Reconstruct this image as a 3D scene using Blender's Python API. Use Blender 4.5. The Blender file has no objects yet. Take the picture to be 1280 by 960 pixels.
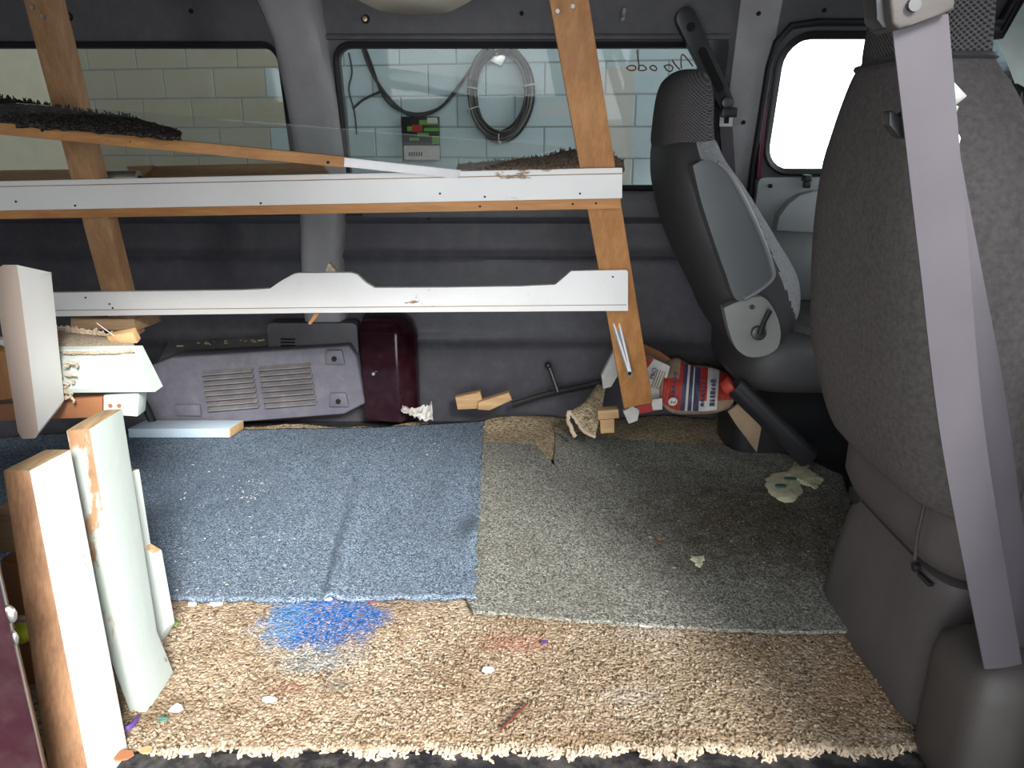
import bpy, bmesh, math, random
from mathutils import Vector, Matrix
from mathutils.geometry import tessellate_polygon
random.seed(7)
R = math.radians
S = bpy.context.scene
COL = S.collection

# ------------------------------------------------------------------ camera
PITCH = 18.0
cam_d = bpy.data.cameras.new('camera'); cam_d.lens = 27.0; cam_d.sensor_width = 36.0
cam_d.clip_start = 0.02
cam = bpy.data.objects.new('camera', cam_d); COL.objects.link(cam)
cam.location = (0, 0, 1.0); cam.rotation_euler = (R(90 - PITCH), 0, 0)
S.camera = cam
# ------------------------------------------------------------------ sky
W = bpy.data.worlds.new('sky'); S.world = W; W.use_nodes = True
bg = W.node_tree.nodes['Background']
bg.inputs[0].default_value = (0.93, 0.97, 1.0, 1); bg.inputs[1].default_value = 4.6
# daylight reaches the garage through its open front: a sampling portal for the sky
pl = bpy.data.lights.new('garage_opening', 'AREA'); pl.shape = 'RECTANGLE'; pl.size = 9.4; pl.size_y = 3.1
pl.cycles.is_portal = True
po = bpy.data.objects.new('garage_opening', pl); COL.objects.link(po)
po.matrix_world = Matrix(((0, 0, 1, 2.3), (1, 0, 0, 2.5), (0, 1, 0, 0.83), (0, 0, 0, 1)))   # front: x = 2.3, y -2.2..7.2
pl2 = bpy.data.lights.new('added_side_opening', 'AREA'); pl2.shape = 'RECTANGLE'; pl2.size = 4.0; pl2.size_y = 5.1
pl2.cycles.is_portal = True
po2 = bpy.data.objects.new('added_side_opening', pl2); COL.objects.link(po2)
po2.matrix_world = Matrix(((1, 0, 0, -0.25), (0, 0, -1, -2.2), (0, 1, 0, 1.83), (0, 0, 0, 1)))   # invented opening behind the photographer, sized for the light: y = -2.2, x -2.25..1.75
# soft low sun behind thin cloud, from behind the photographer's right shoulder
sl = bpy.data.lights.new('sun', 'SUN'); sl.energy = 11.5; sl.angle = R(17); sl.color = (1.0, 0.97, 0.93)
so = bpy.data.objects.new('sun', sl); COL.objects.link(so); so.rotation_euler = (R(90 - 32), 0, R(22))
# ------------------------------------------------------------------ exposure
vs = S.view_settings
vs.view_transform = 'Standard'; vs.look = 'None'; vs.gamma = 1.0; vs.use_curve_mapping = False
vs.exposure = 0.0

# ------------------------------------------------------------------ measuring from the photograph
F = 960.0; CP, SP = math.cos(R(PITCH)), math.sin(R(PITCH))
def ray(px, py):
    a = (px - 640) / F; b = -(py - 480) / F
    return Vector((a, CP + b * SP, -SP + b * CP))
def at(px, py, Y):
    r = ray(px, py); k = Y / r.y
    return Vector((r.x * k, Y, 1 + r.z * k))
def atz(px, py, z=0.0):
    r = ray(px, py); k = (z - 1) / r.z
    return Vector((r.x * k, r.y * k, z))

# ------------------------------------------------------------------ mesh helpers
class MB:
    def __init__(s): s.v = []; s.f = []; s.m = []
    def add(s, vs, fs, mi=0):
        o = len(s.v); s.v += [Vector(p) for p in vs]
        s.f += [tuple(i + o for i in f) for f in fs]; s.m += [mi] * len(fs); return s
    def box(s, c, d, mi=0, rot=None):
        c = Vector(c); x, y, z = (q / 2 for q in d)
        vs = [Vector((sx * x, sy * y, sz * z)) for sx in (-1, 1) for sy in (-1, 1) for sz in (-1, 1)]
        if rot is not None: vs = [rot @ p for p in vs]
        return s.add([p + c for p in vs], [(0, 1, 3, 2), (4, 6, 7, 5), (0, 4, 5, 1), (2, 3, 7, 6), (0, 2, 6, 4), (1, 5, 7, 3)], mi)
    def box2(s, a, b, mi=0):
        return s.box([(p + q) / 2 for p, q in zip(a, b)], [abs(q - p) for p, q in zip(a, b)], mi)
    def prism(s, pts, w, mi=0):          # pts: list of Vectors (closed outline), extruded by vector w
        w = Vector(w); n = len(pts); P = [Vector(p) for p in pts]
        nrm = Vector((0, 0, 0))
        for i in range(n): nrm += P[i].cross(P[(i + 1) % n])
        if nrm.dot(w) > 0: P.reverse()
        tr = tessellate_polygon([P])
        vs = P + [p + w for p in P]; fs = []
        for t in tr:
            a, b, c = t
            fn = (P[b] - P[a]).cross(P[c] - P[a])
            if fn.dot(w) > 0: a, c = c, a
            fs.append((a, b, c)); fs.append((c + n, b + n, a + n))
        for i in range(n):
            j = (i + 1) % n; fs.append((j, i, i + n, j + n))
        return s.add(vs, fs, mi)
    def tube(s, path, r, n=8, closed=False, mi=0):
        P = [Vector(p) for p in path]; k = len(P); rings = []
        rr = r if isinstance(r, (list, tuple)) else [r] * k
        up = Vector((0.13, 0.21, 0.97)).normalized(); u = None
        for i, p in enumerate(P):
            if closed: t = P[(i + 1) % k] - P[i - 1]
            else: t = P[min(i + 1, k - 1)] - P[max(i - 1, 0)]
            t.normalize()
            if u is None:
                u = t.cross(up)
                if u.length < 1e-3: u = t.cross(Vector((1, 0, 0)))
            u = (u - t * u.dot(t)).normalized(); w = t.cross(u)
            rings.append([p + (u * math.cos(2 * math.pi * j / n) + w * math.sin(2 * math.pi * j / n)) * rr[i] for j in range(n)])
        return s.loft(rings, closed, not closed, mi)
    def loft(s, rings, closed=False, caps=True, mi=0):
        n = len(rings[0]); k = len(rings); vs = [p for r in rings for p in r]; fs = []
        for i in range(k if closed else k - 1):
            a, b = i * n, ((i + 1) % k) * n
            for j in range(n):
                q = (j + 1) % n; fs.append((a + j, a + q, b + q, b + j))
        if caps and not closed:
            fs.append(tuple(reversed(range(n)))); fs.append(tuple((k - 1) * n + j for j in range(n)))
        return s.add(vs, fs, mi)
    def ball(s, c, r, nu=14, nv=8, mi=0):
        c = Vector(c); r = r if isinstance(r, (tuple, list)) else (r, r, r)
        rings = []
        for i in range(nv + 1):
            t = math.pi * (0.02 + 0.96 * i / nv) - math.pi / 2
            rings.append([c + Vector((r[0] * math.cos(t) * math.cos(2 * math.pi * j / nu), r[1] * math.cos(t) * math.sin(2 * math.pi * j / nu), r[2] * math.sin(t))) for j in range(nu)])
        return s.loft(rings, mi=mi)
    def disc(s, c, ax, r, h, n=14, mi=0):
        c = Vector(c); ax = Vector(ax).normalized()
        return s.tube([c - ax * h / 2, c + ax * h / 2], r, n, mi=mi)
    def sheet(s, fn, nu, nv, mi=0):      # open surface fn(u,v)
        vs = [fn(i / nu, j / nv) for j in range(nv + 1) for i in range(nu + 1)]; fs = []
        for j in range(nv):
            for i in range(nu):
                a = j * (nu + 1) + i; fs.append((a, a + 1, a + nu + 2, a + nu + 1))
        return s.add(vs, fs, mi)
    def slab(s, fn, nu, nv, t, mi=0):    # sheet with thickness t (down)
        top = [Vector(fn(i / nu, j / nv)) for j in range(nv + 1) for i in range(nu + 1)]
        n = len(top); t = Vector(t) if not isinstance(t, (int, float)) else Vector((0, 0, -t)); vs = top + [p + t for p in top]; fs = []
        for j in range(nv):
            for i in range(nu):
                a = j * (nu + 1) + i; q = (a, a + 1, a + nu + 2, a + nu + 1)
                fs.append(q); fs.append(tuple(x + n for x in reversed(q)))
        rim = [i for i in range(nu + 1)] + [j * (nu + 1) + nu for j in range(1, nu + 1 if False else nv + 1)] + [nv * (nu + 1) + i for i in range(nu - 1, -1, -1)] + [j * (nu + 1) for j in range(nv - 1, 0, -1)]
        for i in range(len(rim)):
            a, b = rim[i], rim[(i + 1) % len(rim)]; fs.append((b, a, a + n, b + n))
        return s.add(vs, fs, mi)
    def mesh(s, name, mats, smooth=False, bevel=0, origin=None, seg=2, angle=35):
        o = Vector(origin) if origin is not None else Vector((0, 0, 0))
        me = bpy.data.meshes.new(name); me.from_pydata([p - o for p in s.v], [], s.f)
        for m in (mats if isinstance(mats, (list, tuple)) else [mats]): me.materials.append(m)
        for p, mi in zip(me.polygons, s.m): p.material_index = mi
        bm = bmesh.new(); bm.from_mesh(me)
        bmesh.ops.recalc_face_normals(bm, faces=bm.faces)
        if bevel:
            ed = [e for e in bm.edges if len(e.link_faces) == 2 and e.calc_face_angle(0) > R(25)]
            bmesh.ops.bevel(bm, geom=ed, offset=bevel, segments=seg, profile=0.6, affect='EDGES', clamp_overlap=True)
        bm.to_mesh(me); bm.free()
        if smooth or bevel:
            for p in me.polygons: p.use_smooth = True
            try: me.set_sharp_from_angle(angle=R(angle))
            except Exception: pass
        return me
    def centre(s):
        lo = [min(p[i] for p in s.v) for i in range(3)]; hi = [max(p[i] for p in s.v) for i in range(3)]
        return Vector(((lo[0] + hi[0]) / 2, (lo[1] + hi[1]) / 2, lo[2]))

def tag(o, label, cat, group=None):
    o['label'] = label; o['category'] = cat
    if group: o['group'] = group
    return o
def thing(name, label, cat, loc=(0, 0, 0), group=None):
    o = bpy.data.objects.new(name, None); o.empty_display_size = 0.05; COL.objects.link(o); o.location = loc
    return tag(o, label, cat, group)
def wloc(o):
    l = Vector(o.location)
    while o.parent: o = o.parent; l = l + Vector(o.location)
    return l
def part(name, mb, mats, parent, label=None, kind=None, **k):
    base = wloc(parent)
    o = bpy.data.objects.new(name, mb.mesh(name, mats, origin=base, **k)); COL.objects.link(o); o.parent = parent
    if label: o['label'] = label
    if kind: o['kind'] = kind
    return o
def solo(name, mb, mats, label, cat, group=None, kind=None, **k):
    c = mb.centre(); o = bpy.data.objects.new(name, mb.mesh(name, mats, origin=c, **k)); COL.objects.link(o); o.location = c
    tag(o, label, cat, group)
    if kind: o['kind'] = kind
    return o
def struct(name, mb, mats, parent=None, **k):
    if parent: return part(name, mb, mats, parent, **k)
    c = mb.centre(); o = bpy.data.objects.new(name, mb.mesh(name, mats, origin=c, **k)); COL.objects.link(o); o.location = c
    o['kind'] = 'structure'; return o
def frame(o, u, v, w): return Matrix(((u.x, v.x, w.x, o.x), (u.y, v.y, w.y, o.y), (u.z, v.z, w.z, o.z), (0, 0, 0, 1)))
def board_mb(p0, p1, wdir, w, t, mi=0, ext=(0, 0)):
    """straight board between centres p0,p1: width w along wdir, thickness t across"""
    p0, p1 = Vector(p0), Vector(p1); L = (p1 - p0).normalized(); wd = Vector(wdir); wd = (wd - L * wd.dot(L)).normalized(); td = L.cross(wd)
    mb = MB(); a, b = wd * w / 2, td * t / 2
    mb.prism([p0 - a - b, p0 + a - b, p0 + a + b, p0 - a + b], p1 - p0, mi); return mb
def rrect(x0, x1, z0, z1, r, n=6):
    rs = r if isinstance(r, (tuple, list)) else (r,) * 4   # bl, br, tr, tl
    out = []
    for (cx, cz, a0, q) in ((x0 + rs[0], z0 + rs[0], 180, rs[0]), (x1 - rs[1], z0 + rs[1], 270, rs[1]), (x1 - rs[2], z1 - rs[2], 0, rs[2]), (x0 + rs[3], z1 - rs[3], 90, rs[3])):
        for i in range(n + 1):
            a = R(a0 + 90 * i / n); out.append((cx + q * math.cos(a), cz + q * math.sin(a)))
    return out
def sring(cx, cy, z, hx, hy, e=3.0, n=32, tilt=0.0):
    out = []
    for j in range(n):
        a = 2 * math.pi * j / n; c, s_ = math.cos(a), math.sin(a)
        x = math.copysign(abs(c) ** (2 / e), c) * hx; y = math.copysign(abs(s_) ** (2 / e), s_) * hy
        out.append(Vector((cx + x, cy + y, z + tilt * x)))
    return out
def spline(pts, n=6):
    P = [Vector(p) for p in pts]; out = []
    for i in range(len(P) - 1):
        a, b, c, d = P[max(i - 1, 0)], P[i], P[i + 1], P[min(i + 2, len(P) - 1)]
        for k in range(n):
            t = k / n
            out.append(0.5 * ((2 * b) + (c - a) * t + (2 * a - 5 * b + 4 * c - d) * t * t + (3 * b - a - 3 * c + d) * t ** 3))
    out.append(P[-1]); return out

def dot(name, c, m, parent, r=0.004):
    q = MB(); q.disc(c, (0, 1, 0), r, 0.004, 10); return part(name, q, m, parent)
# ------------------------------------------------------------------ materials
class NT:
    def __init__(s, name):
        s.m = bpy.data.materials.new(name); s.m.use_nodes = True; s.t = s.m.node_tree; s.n = s.t.nodes; s.b = s.n['Principled BSDF']
        s.geo = s.n.new('ShaderNodeNewGeometry')
    def N(s, ty, **kw):
        o = s.n.new(ty)
        for k, v in kw.items(): setattr(o, k, v)
        return o
    def L(s, a, b): s.t.links.new(a, b)
    def pos(s, scale=(1, 1, 1)):
        mp = s.N('ShaderNodeMapping'); s.L(s.geo.outputs['Position'], mp.inputs[0]); mp.inputs['Scale'].default_value = scale; return mp.outputs[0]
    def noise(s, scale, vec=None, detail=4, rough=0.55):
        o = s.N('ShaderNodeTexNoise'); o.inputs['Scale'].default_value = scale; o.inputs['Detail'].default_value = detail; o.inputs['Roughness'].default_value = rough
        s.L(vec or s.geo.outputs['Position'], o.inputs['Vector']); return o.outputs['Fac']
    def voro(s, scale, vec=None, out='Distance', feature='F1', rnd=1.0):
        o = s.N('ShaderNodeTexVoronoi'); o.feature = feature; o.inputs['Scale'].default_value = scale; o.inputs['Randomness'].default_value = rnd
        s.L(vec or s.geo.outputs['Position'], o.inputs['Vector']); return o.outputs[out]
    def ramp(s, fac, stops):
        o = s.N('ShaderNodeValToRGB'); e = o.color_ramp.elements
        while len(e) < len(stops): e.new(0.5)
        for q, (p, c) in zip(e, stops): q.position = p; q.color = (c if len(c) == 4 else (*c, 1)) if not isinstance(c, (int, float)) else (c, c, c, 1)
        s.L(fac, o.inputs[0]); return o.outputs[0]
    def mix(s, fac, a, b, mode='MIX'):
        o = s.N('ShaderNodeMix'); o.data_type = 'RGBA'; o.blend_type = mode
        for sock, v in ((o.inputs[0], fac), (o.inputs[6], a), (o.inputs[7], b)):
            if hasattr(v, 'links'): s.L(v, sock)
            else: sock.default_value = v if isinstance(v, (int, float)) else ((*v, 1) if len(v) == 3 else v)
        return o.outputs[2]
    def math(s, op, a, b=None, clamp=False):
        o = s.N('ShaderNodeMath'); o.operation = op; o.use_clamp = clamp
        for sock, v in zip(o.inputs, (a, b)):
            if v is None: continue
            if hasattr(v, 'links'): s.L(v, sock)
            else: sock.default_value = v
        return o.outputs[0]
    def bump(s, h, strength=0.5, dist=0.01):
        o = s.N('ShaderNodeBump'); o.inputs['Strength'].default_value = strength; o.inputs['Distance'].default_value = dist
        s.L(h, o.inputs['Height']); s.L(o.outputs[0], s.b.inputs['Normal'])
    def col(s, c):
        if hasattr(c, 'links'): s.L(c, s.b.inputs['Base Color'])
        else: s.b.inputs['Base Color'].default_value = (*c, 1)
    def set(s, rough=0.5, metal=0, spec=0.5):
        if hasattr(rough, 'links'): s.L(rough, s.b.inputs['Roughness'])
        else: s.b.inputs['Roughness'].default_value = rough
        s.b.inputs['Metallic'].default_value = metal; s.b.inputs['Specular IOR Level'].default_value = spec; return s
    def blob(s, c, rx, ry, soft=0.5, warp=0.05, wscale=14):   # smooth spot on the floor around c
        mp = s.N('ShaderNodeVectorMath'); mp.operation = 'SUBTRACT'; s.L(s.geo.outputs['Position'], mp.inputs[0]); mp.inputs[1].default_value = (c[0], c[1], 0)
        mu = s.N('ShaderNodeVectorMath'); mu.operation = 'MULTIPLY'; s.L(mp.outputs[0], mu.inputs[0]); mu.inputs[1].default_value = (1 / rx, 1 / ry, 0)
        ln = s.N('ShaderNodeVectorMath'); ln.operation = 'LENGTH'; s.L(mu.outputs[0], ln.inputs[0])
        d = s.math('ADD', ln.outputs['Value'], s.math('MULTIPLY', s.math('SUBTRACT', s.noise(wscale, detail=5, rough=0.7), 0.5), 1.6))
        return s.ramp(d, [(1 - soft, 1.0), (1.0, 0.0)])
def plain(name, c, rough=0.5, metal=0, var=0.12, vs_=9, bump=0.0, bs=120, spec=0.5, dust=0.0):
    t = NT(name); n = t.noise(vs_, detail=6)
    c2 = tuple(x * (1 - var) for x in c); c3 = tuple(min(1, x * (1 + var)) for x in c)
    col = t.ramp(n, [(0.3, c2), (0.7, c3)])
    if dust:
        col = t.mix(t.math('MULTIPLY', t.ramp(t.noise(23, detail=8, rough=0.7), [(0.45, 0.0), (0.75, 1.0)]), dust), col, (0.33, 0.30, 0.27))
    t.col(col); t.set(rough, metal, spec)
    if bump: t.bump(t.noise(bs, detail=3), bump, 0.004)
    return t.m
def wood(name, light, dark, axis='x', rough=0.6, knots=True, scale=1.0):
    t = NT(name); sc = {'x': (1.2, 14, 14), 'y': (14, 1.2, 14), 'z': (14, 14, 1.2)}[axis]
    v = t.pos(tuple(q * scale for q in sc)); n = t.noise(3.0, v, 7, 0.62); fine = t.noise(16.0, v, 3)
    col = t.ramp(n, [(0.28, dark), (0.5, tuple((a + b) / 2 for a, b in zip(light, dark))), (0.68, light)])
    col = t.mix(0.25, col, t.ramp(fine, [(0.35, dark), (0.65, light)]))
    col = t.mix(t.math('MULTIPLY', t.ramp(t.noise(5, detail=5), [(0.55, 0.0), (0.8, 1.0)]), 0.5), col, tuple(q * 0.55 for q in dark))
    t.col(col); t.set(rough); t.bump(fine, 0.25, 0.002); return t.m
def painted(name, paint, wornc, amount=0.62, rough=0.45, axis='x', tint=None, ws=7):
    t = NT(name); sc = {'x': (0.35, 1, 1), 'y': (1, 0.35, 1), 'z': (1, 1, 0.3)}[axis]
    v = t.pos(sc); n = t.noise(ws, v, 9, 0.68)
    w = t.ramp(n, [(amount, 0.0), (amount + 0.025, 1.0)])
    base = t.ramp(t.noise(4, detail=6), [(0.3, tuple(q * 0.9 for q in paint)), (0.7, paint)])
    scr = t.ramp(t.noise(60, t.pos(tuple(q * 1.6 for q in sc)), 6, 0.75), [(0.66, 0.0), (0.73, 1.0)])
    base = t.mix(t.math('MULTIPLY', scr, 0.75), base, (0.16, 0.13, 0.11))
    wn = t.ramp(t.noise(22, detail=5), [(0.3, tuple(q * 0.55 for q in wornc)), (0.7, wornc)])
    t.col(t.mix(w, base, wn)); t.set(rough); t.bump(t.math('SUBTRACT', t.noise(45, detail=4), t.math('MULTIPLY', w, 0.8)), 0.3, 0.003); return t.m
def carpet(name, stops, scale, bump=1.0, dist=0.008, soil=(0.1, 0.07, 0.045), soilf=0.4, stains_shades=()):
    t = NT(name); cell = t.voro(scale, out='Color'); d = t.voro(scale)
    g = t.N('ShaderNodeSeparateColor'); t.L(cell, g.inputs[0])
    col = t.ramp(g.outputs[0], stops)
    col = t.mix(t.math('MULTIPLY', t.ramp(t.noise(5.5, detail=7, rough=0.6), [(0.42, 0.0), (0.72, 1.0)]), soilf), col, soil)
    for c, rx, ry, rgb, f, soft in stains_shades:
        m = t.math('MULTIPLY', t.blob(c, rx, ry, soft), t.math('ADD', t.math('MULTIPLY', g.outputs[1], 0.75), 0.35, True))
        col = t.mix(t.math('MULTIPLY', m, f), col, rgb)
    t.col(col); t.set(0.95, spec=0.1)
    t.bump(t.math('ADD', t.math('MULTIPLY', d, -1.0), t.math('MULTIPLY', t.noise(30, detail=4), 0.8)), bump, dist); return t.m
def glass(name, tint=(0.9, 0.95, 0.94), refl=0.06, haze=0.0, hazec=(0.6, 0.6, 0.58)):
    t = NT(name); t.n.remove(t.b); out = t.n['Material Output']
    tr = t.N('ShaderNodeBsdfTransparent'); tr.inputs[0].default_value = (*tint, 1)
    gl = t.N('ShaderNodeBsdfGlossy'); gl.inputs['Roughness'].default_value = 0.03
    fr = t.N('ShaderNodeFresnel'); fr.inputs[0].default_value = 1.33
    mx = t.N('ShaderNodeMixShader'); t.L(fr.outputs[0], mx.inputs[0]); t.L(tr.outputs[0], mx.inputs[1]); t.L(gl.outputs[0], mx.inputs[2]); last = mx
    if haze:
        df = t.N('ShaderNodeBsdfDiffuse'); df.inputs[0].default_value = (*hazec, 1)
        m2 = t.N('ShaderNodeMixShader'); t.L(t.math('MULTIPLY', t.ramp(t.noise(6, t.pos((1, 1, 3)), 6, 0.7), [(0.3, 0.25), (0.75, 1.0)]), haze), m2.inputs[0]); t.L(mx.outputs[0], m2.inputs[1]); t.L(df.outputs[0], m2.inputs[2]); last = m2
    t.L(last.outputs[0], out.inputs[0]); return t.m
def knit(name, a, b, k, bump=0.8):
    t = NT(name); sp = t.N('ShaderNodeSeparateXYZ'); t.L(t.geo.outputs['Position'], sp.inputs[0])
    h = t.math('MULTIPLY', t.math('SUBTRACT', sp.outputs[0], sp.outputs[1]), 0.75)
    w1_ = t.math('SINE', t.math('MULTIPLY', t.math('ADD', sp.outputs[2], h), k)); w2_ = t.math('SINE', t.math('MULTIPLY', t.math('SUBTRACT', sp.outputs[2], h), k))
    d = t.math('MULTIPLY', t.math('MULTIPLY', w1_, w1_), t.math('MULTIPLY', w2_, w2_))
    t.col(t.ramp(d, [(0.05, a), (0.5, b)])); t.set(0.9, spec=0.15); t.bump(t.math('MULTIPLY', d, -1.0), bump, 0.005); return t.m

def blotch(px, py, wpx, hpx, rgb, f, soft=0.6):  # places real stains as well as shade put into the colour
    c = atz(px, py); e = atz(px + wpx, py); g_ = atz(px, py + hpx)
    return (c, abs(e.x - c.x), abs(g_.y - c.y), rgb, f, soft)

M = {}
M['panel'] = plain('grey_plastic_panel', (0.085, 0.082, 0.092), 0.55, var=0.10, bump=0.12, bs=260, dust=0.12)
M['panel_low'] = plain('grey_lower_panel', (0.050, 0.048, 0.060), 0.5, var=0.14, vs_=5, bump=0.10, bs=200, dust=0.10)
M['pillar'] = plain('pillar_plastic', (0.34, 0.33, 0.34), 0.6, var=0.12, bump=0.15, bs=240, dust=0.25)
M['head'] = plain('headliner', (0.50, 0.46, 0.38), 0.9, var=0.06, bump=0.2, bs=300)
M['rubber'] = plain('black_rubber', (0.012, 0.012, 0.014), 0.5)
M['black'] = plain('black_plastic', (0.018, 0.018, 0.020), 0.35, bump=0.08)
M['hole'] = plain('dark_hole', (0.006, 0.006, 0.006), 0.9)
M['cover'] = plain('lavender_grey_plastic', (0.12, 0.117, 0.147), 0.5, var=0.12, bump=0.1, bs=220, dust=0.22)
M['coverslat'] = plain('dusty_slat_plastic', (0.125, 0.118, 0.125), 0.6, var=0.15, dust=0.35)
M['maroon'] = plain('maroon_car_paint', (0.020, 0.003, 0.007), 0.18, var=0.2, dust=0.04, spec=0.6)
M['maroonpink'] = plain('maroon_door_edge', (0.12, 0.02, 0.04), 0.25, var=0.1)
M['seat_vinyl'] = plain('grey_brown_seat_vinyl', (0.150, 0.138, 0.134), 0.75, var=0.12, vs_=6, bump=0.18, bs=420, dust=0.06)
M['seat_velour'] = plain('grey_brown_velour', (0.115, 0.103, 0.102), 0.95, var=0.22, vs_=110, bump=0.45, bs=380, spec=0.12)
M['seat_side'] = plain('dark_seat_vinyl', (0.038, 0.037, 0.039), 0.55, var=0.1, bump=0.15, bs=380)
M['seat_plastic'] = plain('mauve_grey_plastic', (0.095, 0.083, 0.083), 0.55, var=0.1, bump=0.12, bs=300, dust=0.05)
M['seat_fabric'] = plain('grey_velour', (0.27, 0.27, 0.28), 0.95, var=0.2, vs_=120, bump=0.5, bs=330, spec=0.1)
M['knit'] = knit('waffle_knit_fabric', (0.125, 0.115, 0.12), (0.045, 0.041, 0.043), 400)
M['door'] = plain('pale_grey_door_plastic', (0.32, 0.34, 0.345), 0.45, var=0.06)
M['armrest'] = plain('smooth_grey_vinyl', (0.095, 0.10, 0.105), 0.4, var=0.08)
M['piping'] = plain('grey_piping', (0.17, 0.175, 0.18), 0.4)
M['recl'] = plain('light_grey_plastic', (0.20, 0.20, 0.195), 0.5, var=0.08)
M['belt'] = plain('mauve_belt_webbing', (0.082, 0.073, 0.086), 0.6, var=0.06, vs_=10, bump=0.08, bs=900)
M['metal'] = plain('worn_steel', (0.55, 0.54, 0.52), 0.32, metal=0.9, var=0.15)
M['darkmetal'] = plain('dark_steel', (0.10, 0.10, 0.10), 0.35, metal=0.7)
M['brass'] = plain('yellowed_bolt', (0.45, 0.38, 0.22), 0.35, metal=0.8)
M['pine'] = wood('orange_pine', (0.52, 0.25, 0.085), (0.30, 0.12, 0.035), 'z')
M['pine_old'] = wood('weathered_orange_pine', (0.50, 0.30, 0.155), (0.28, 0.135, 0.055), 'z')
M['pine_x'] = wood('orange_pine_long', (0.56, 0.27, 0.09), (0.33, 0.14, 0.04), 'x')
M['pale'] = wood('pale_pine', (0.62, 0.40, 0.20), (0.40, 0.23, 0.10), 'x')
M['tan'] = wood('weathered_pine', (0.46, 0.30, 0.17), (0.24, 0.14, 0.07), 'x')
M['brownwood'] = wood('stained_brown_edge', (0.34, 0.19, 0.10), (0.13, 0.06, 0.03), 'z')
M['endgrain'] = wood('rough_end_grain', (0.42, 0.30, 0.16), (0.14, 0.09, 0.05), 'y', scale=3)
M['white_x'] = painted('white_painted_board', (0.82, 0.81, 0.795), (0.36, 0.22, 0.12), 0.66, axis='x')
M['white_z'] = painted('white_painted_post', (0.82, 0.815, 0.79), (0.42, 0.28, 0.18), 0.73, axis='z')
M['pink_shade_z'] = painted('scuffed_shaded_pink_edge', (0.50, 0.40, 0.345), (0.36, 0.26, 0.19), 0.68, axis='z')  # near edge darkened in the paint colour, as that side lies in shade
M['mint_z'] = painted('mint_painted_post', (0.38, 0.43, 0.41), (0.28, 0.17, 0.10), 0.61, axis='z', ws=5)
M['mint_edge'] = painted('worn_mint_edge', (0.30, 0.335, 0.31), (0.30, 0.17, 0.09), 0.50, axis='z', ws=6)
M['mint_x'] = painted('mint_painted_moulding', (0.50, 0.57, 0.53), (0.40, 0.26, 0.15), 0.72, axis='x')
M['ice_x'] = painted('ice_blue_board', (0.50, 0.62, 0.72), (0.50, 0.38, 0.30), 0.60, axis='x', ws=12)
M['worn_brown'] = painted('brown_stripped_block', (0.30, 0.13, 0.06), (0.16, 0.08, 0.05), 0.6, axis='x')
M['burlap'] = carpet('burlap_backing', [(0.0, (0.30, 0.24, 0.17)), (0.6, (0.52, 0.42, 0.31)), (1.0, (0.62, 0.52, 0.40))], 320, 0.6, 0.003, soilf=0.2)
M['brownpile'] = carpet('brown_pile', [(0.0, (0.12, 0.08, 0.055)), (0.6, (0.30, 0.22, 0.16)), (1.0, (0.46, 0.36, 0.28))], 220, 0.8, 0.006, soilf=0.3)
M['darkpile'] = carpet('charcoal_pile', [(0.0, (0.015, 0.014, 0.013)), (0.7, (0.05, 0.047, 0.042)), (1.0, (0.12, 0.11, 0.10))], 240, 0.8, 0.006, soilf=0.1)
BLUE = (0.010, 0.105, 0.36)
M['berber'] = carpet('beige_berber', [(0.0, (0.10, 0.065, 0.04)), (0.13, (0.25, 0.185, 0.125)), (0.6, (0.37, 0.29, 0.205)), (1.0, (0.50, 0.42, 0.32))], 170, 0.6, 0.006,
    soil=(0.17, 0.10, 0.045), soilf=0.5, stains_shades=[
    blotch(408, 772, 92, 42, BLUE, 1.0, 0.35), blotch(352, 778, 34, 42, (0.10, 0.25, 0.40), 0.5), blotch(395, 825, 70, 26, (0.12, 0.25, 0.36), 0.4),
    blotch(640, 803, 62, 16, (0.35, 0.12, 0.08), 0.5), blotch(360, 860, 32, 11, (0.22, 0.10, 0.07), 0.6), blotch(800, 790, 55, 16, (0.36, 0.35, 0.34), 0.3), blotch(790, 868, 55, 14, (0.34, 0.34, 0.35), 0.25),
    blotch(190, 880, 70, 40, (0.14, 0.09, 0.05), 0.6), blotch(700, 920, 420, 9, (0.22, 0.14, 0.07), 0.5), blotch(1080, 860, 70, 50, (0.28, 0.17, 0.09), 0.6), blotch(420, 855, 30, 12, (0.10, 0.13, 0.14), 0.4)])
M['backberber'] = carpet('brown_beige_berber', [(0.0, (0.20, 0.15, 0.09)), (0.4, (0.40, 0.31, 0.20)), (1.0, (0.60, 0.49, 0.34))], 170, 0.8, 0.008, soilf=0.35)
M['bluemat'] = carpet('blue_marled_pile', [(0.0, (0.030, 0.045, 0.068)), (0.35, (0.092, 0.130, 0.180)), (0.75, (0.17, 0.222, 0.285)), (1.0, (0.32, 0.37, 0.43))], 330, 0.45, 0.003, soil=(0.10, 0.118, 0.14), soilf=0.35, stains_shades=[blotch(230, 620, 190, 110, (0.050, 0.068, 0.095), 0.7, 0.8)])  # large dark area at left is light fall-off put into the pile colour
M['greenmat'] = carpet('grey_green_marled_pile', [(0.0, (0.05, 0.052, 0.045)), (0.4, (0.17, 0.172, 0.15)), (0.8, (0.29, 0.29, 0.255)), (1.0, (0.44, 0.43, 0.39))], 300, 0.5, 0.003, soil=(0.14, 0.125, 0.10), soilf=0.35, stains_shades=[blotch(930, 655, 190, 120, (0.055, 0.036, 0.016), 0.9, 0.75)])  # brown soiling at right, its colour also deepening the shade that falls there
M['sill'] = plain('scuffed_black_sill', (0.014, 0.014, 0.017), 0.4, var=0.3, bump=0.25, bs=60, dust=0.3)
M['metalfloor'] = plain('dark_floor_metal', (0.02, 0.02, 0.022), 0.7, dust=0.1)
M['mortar'] = plain('painted_mortar', (0.30, 0.34, 0.345), 0.9)
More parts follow.
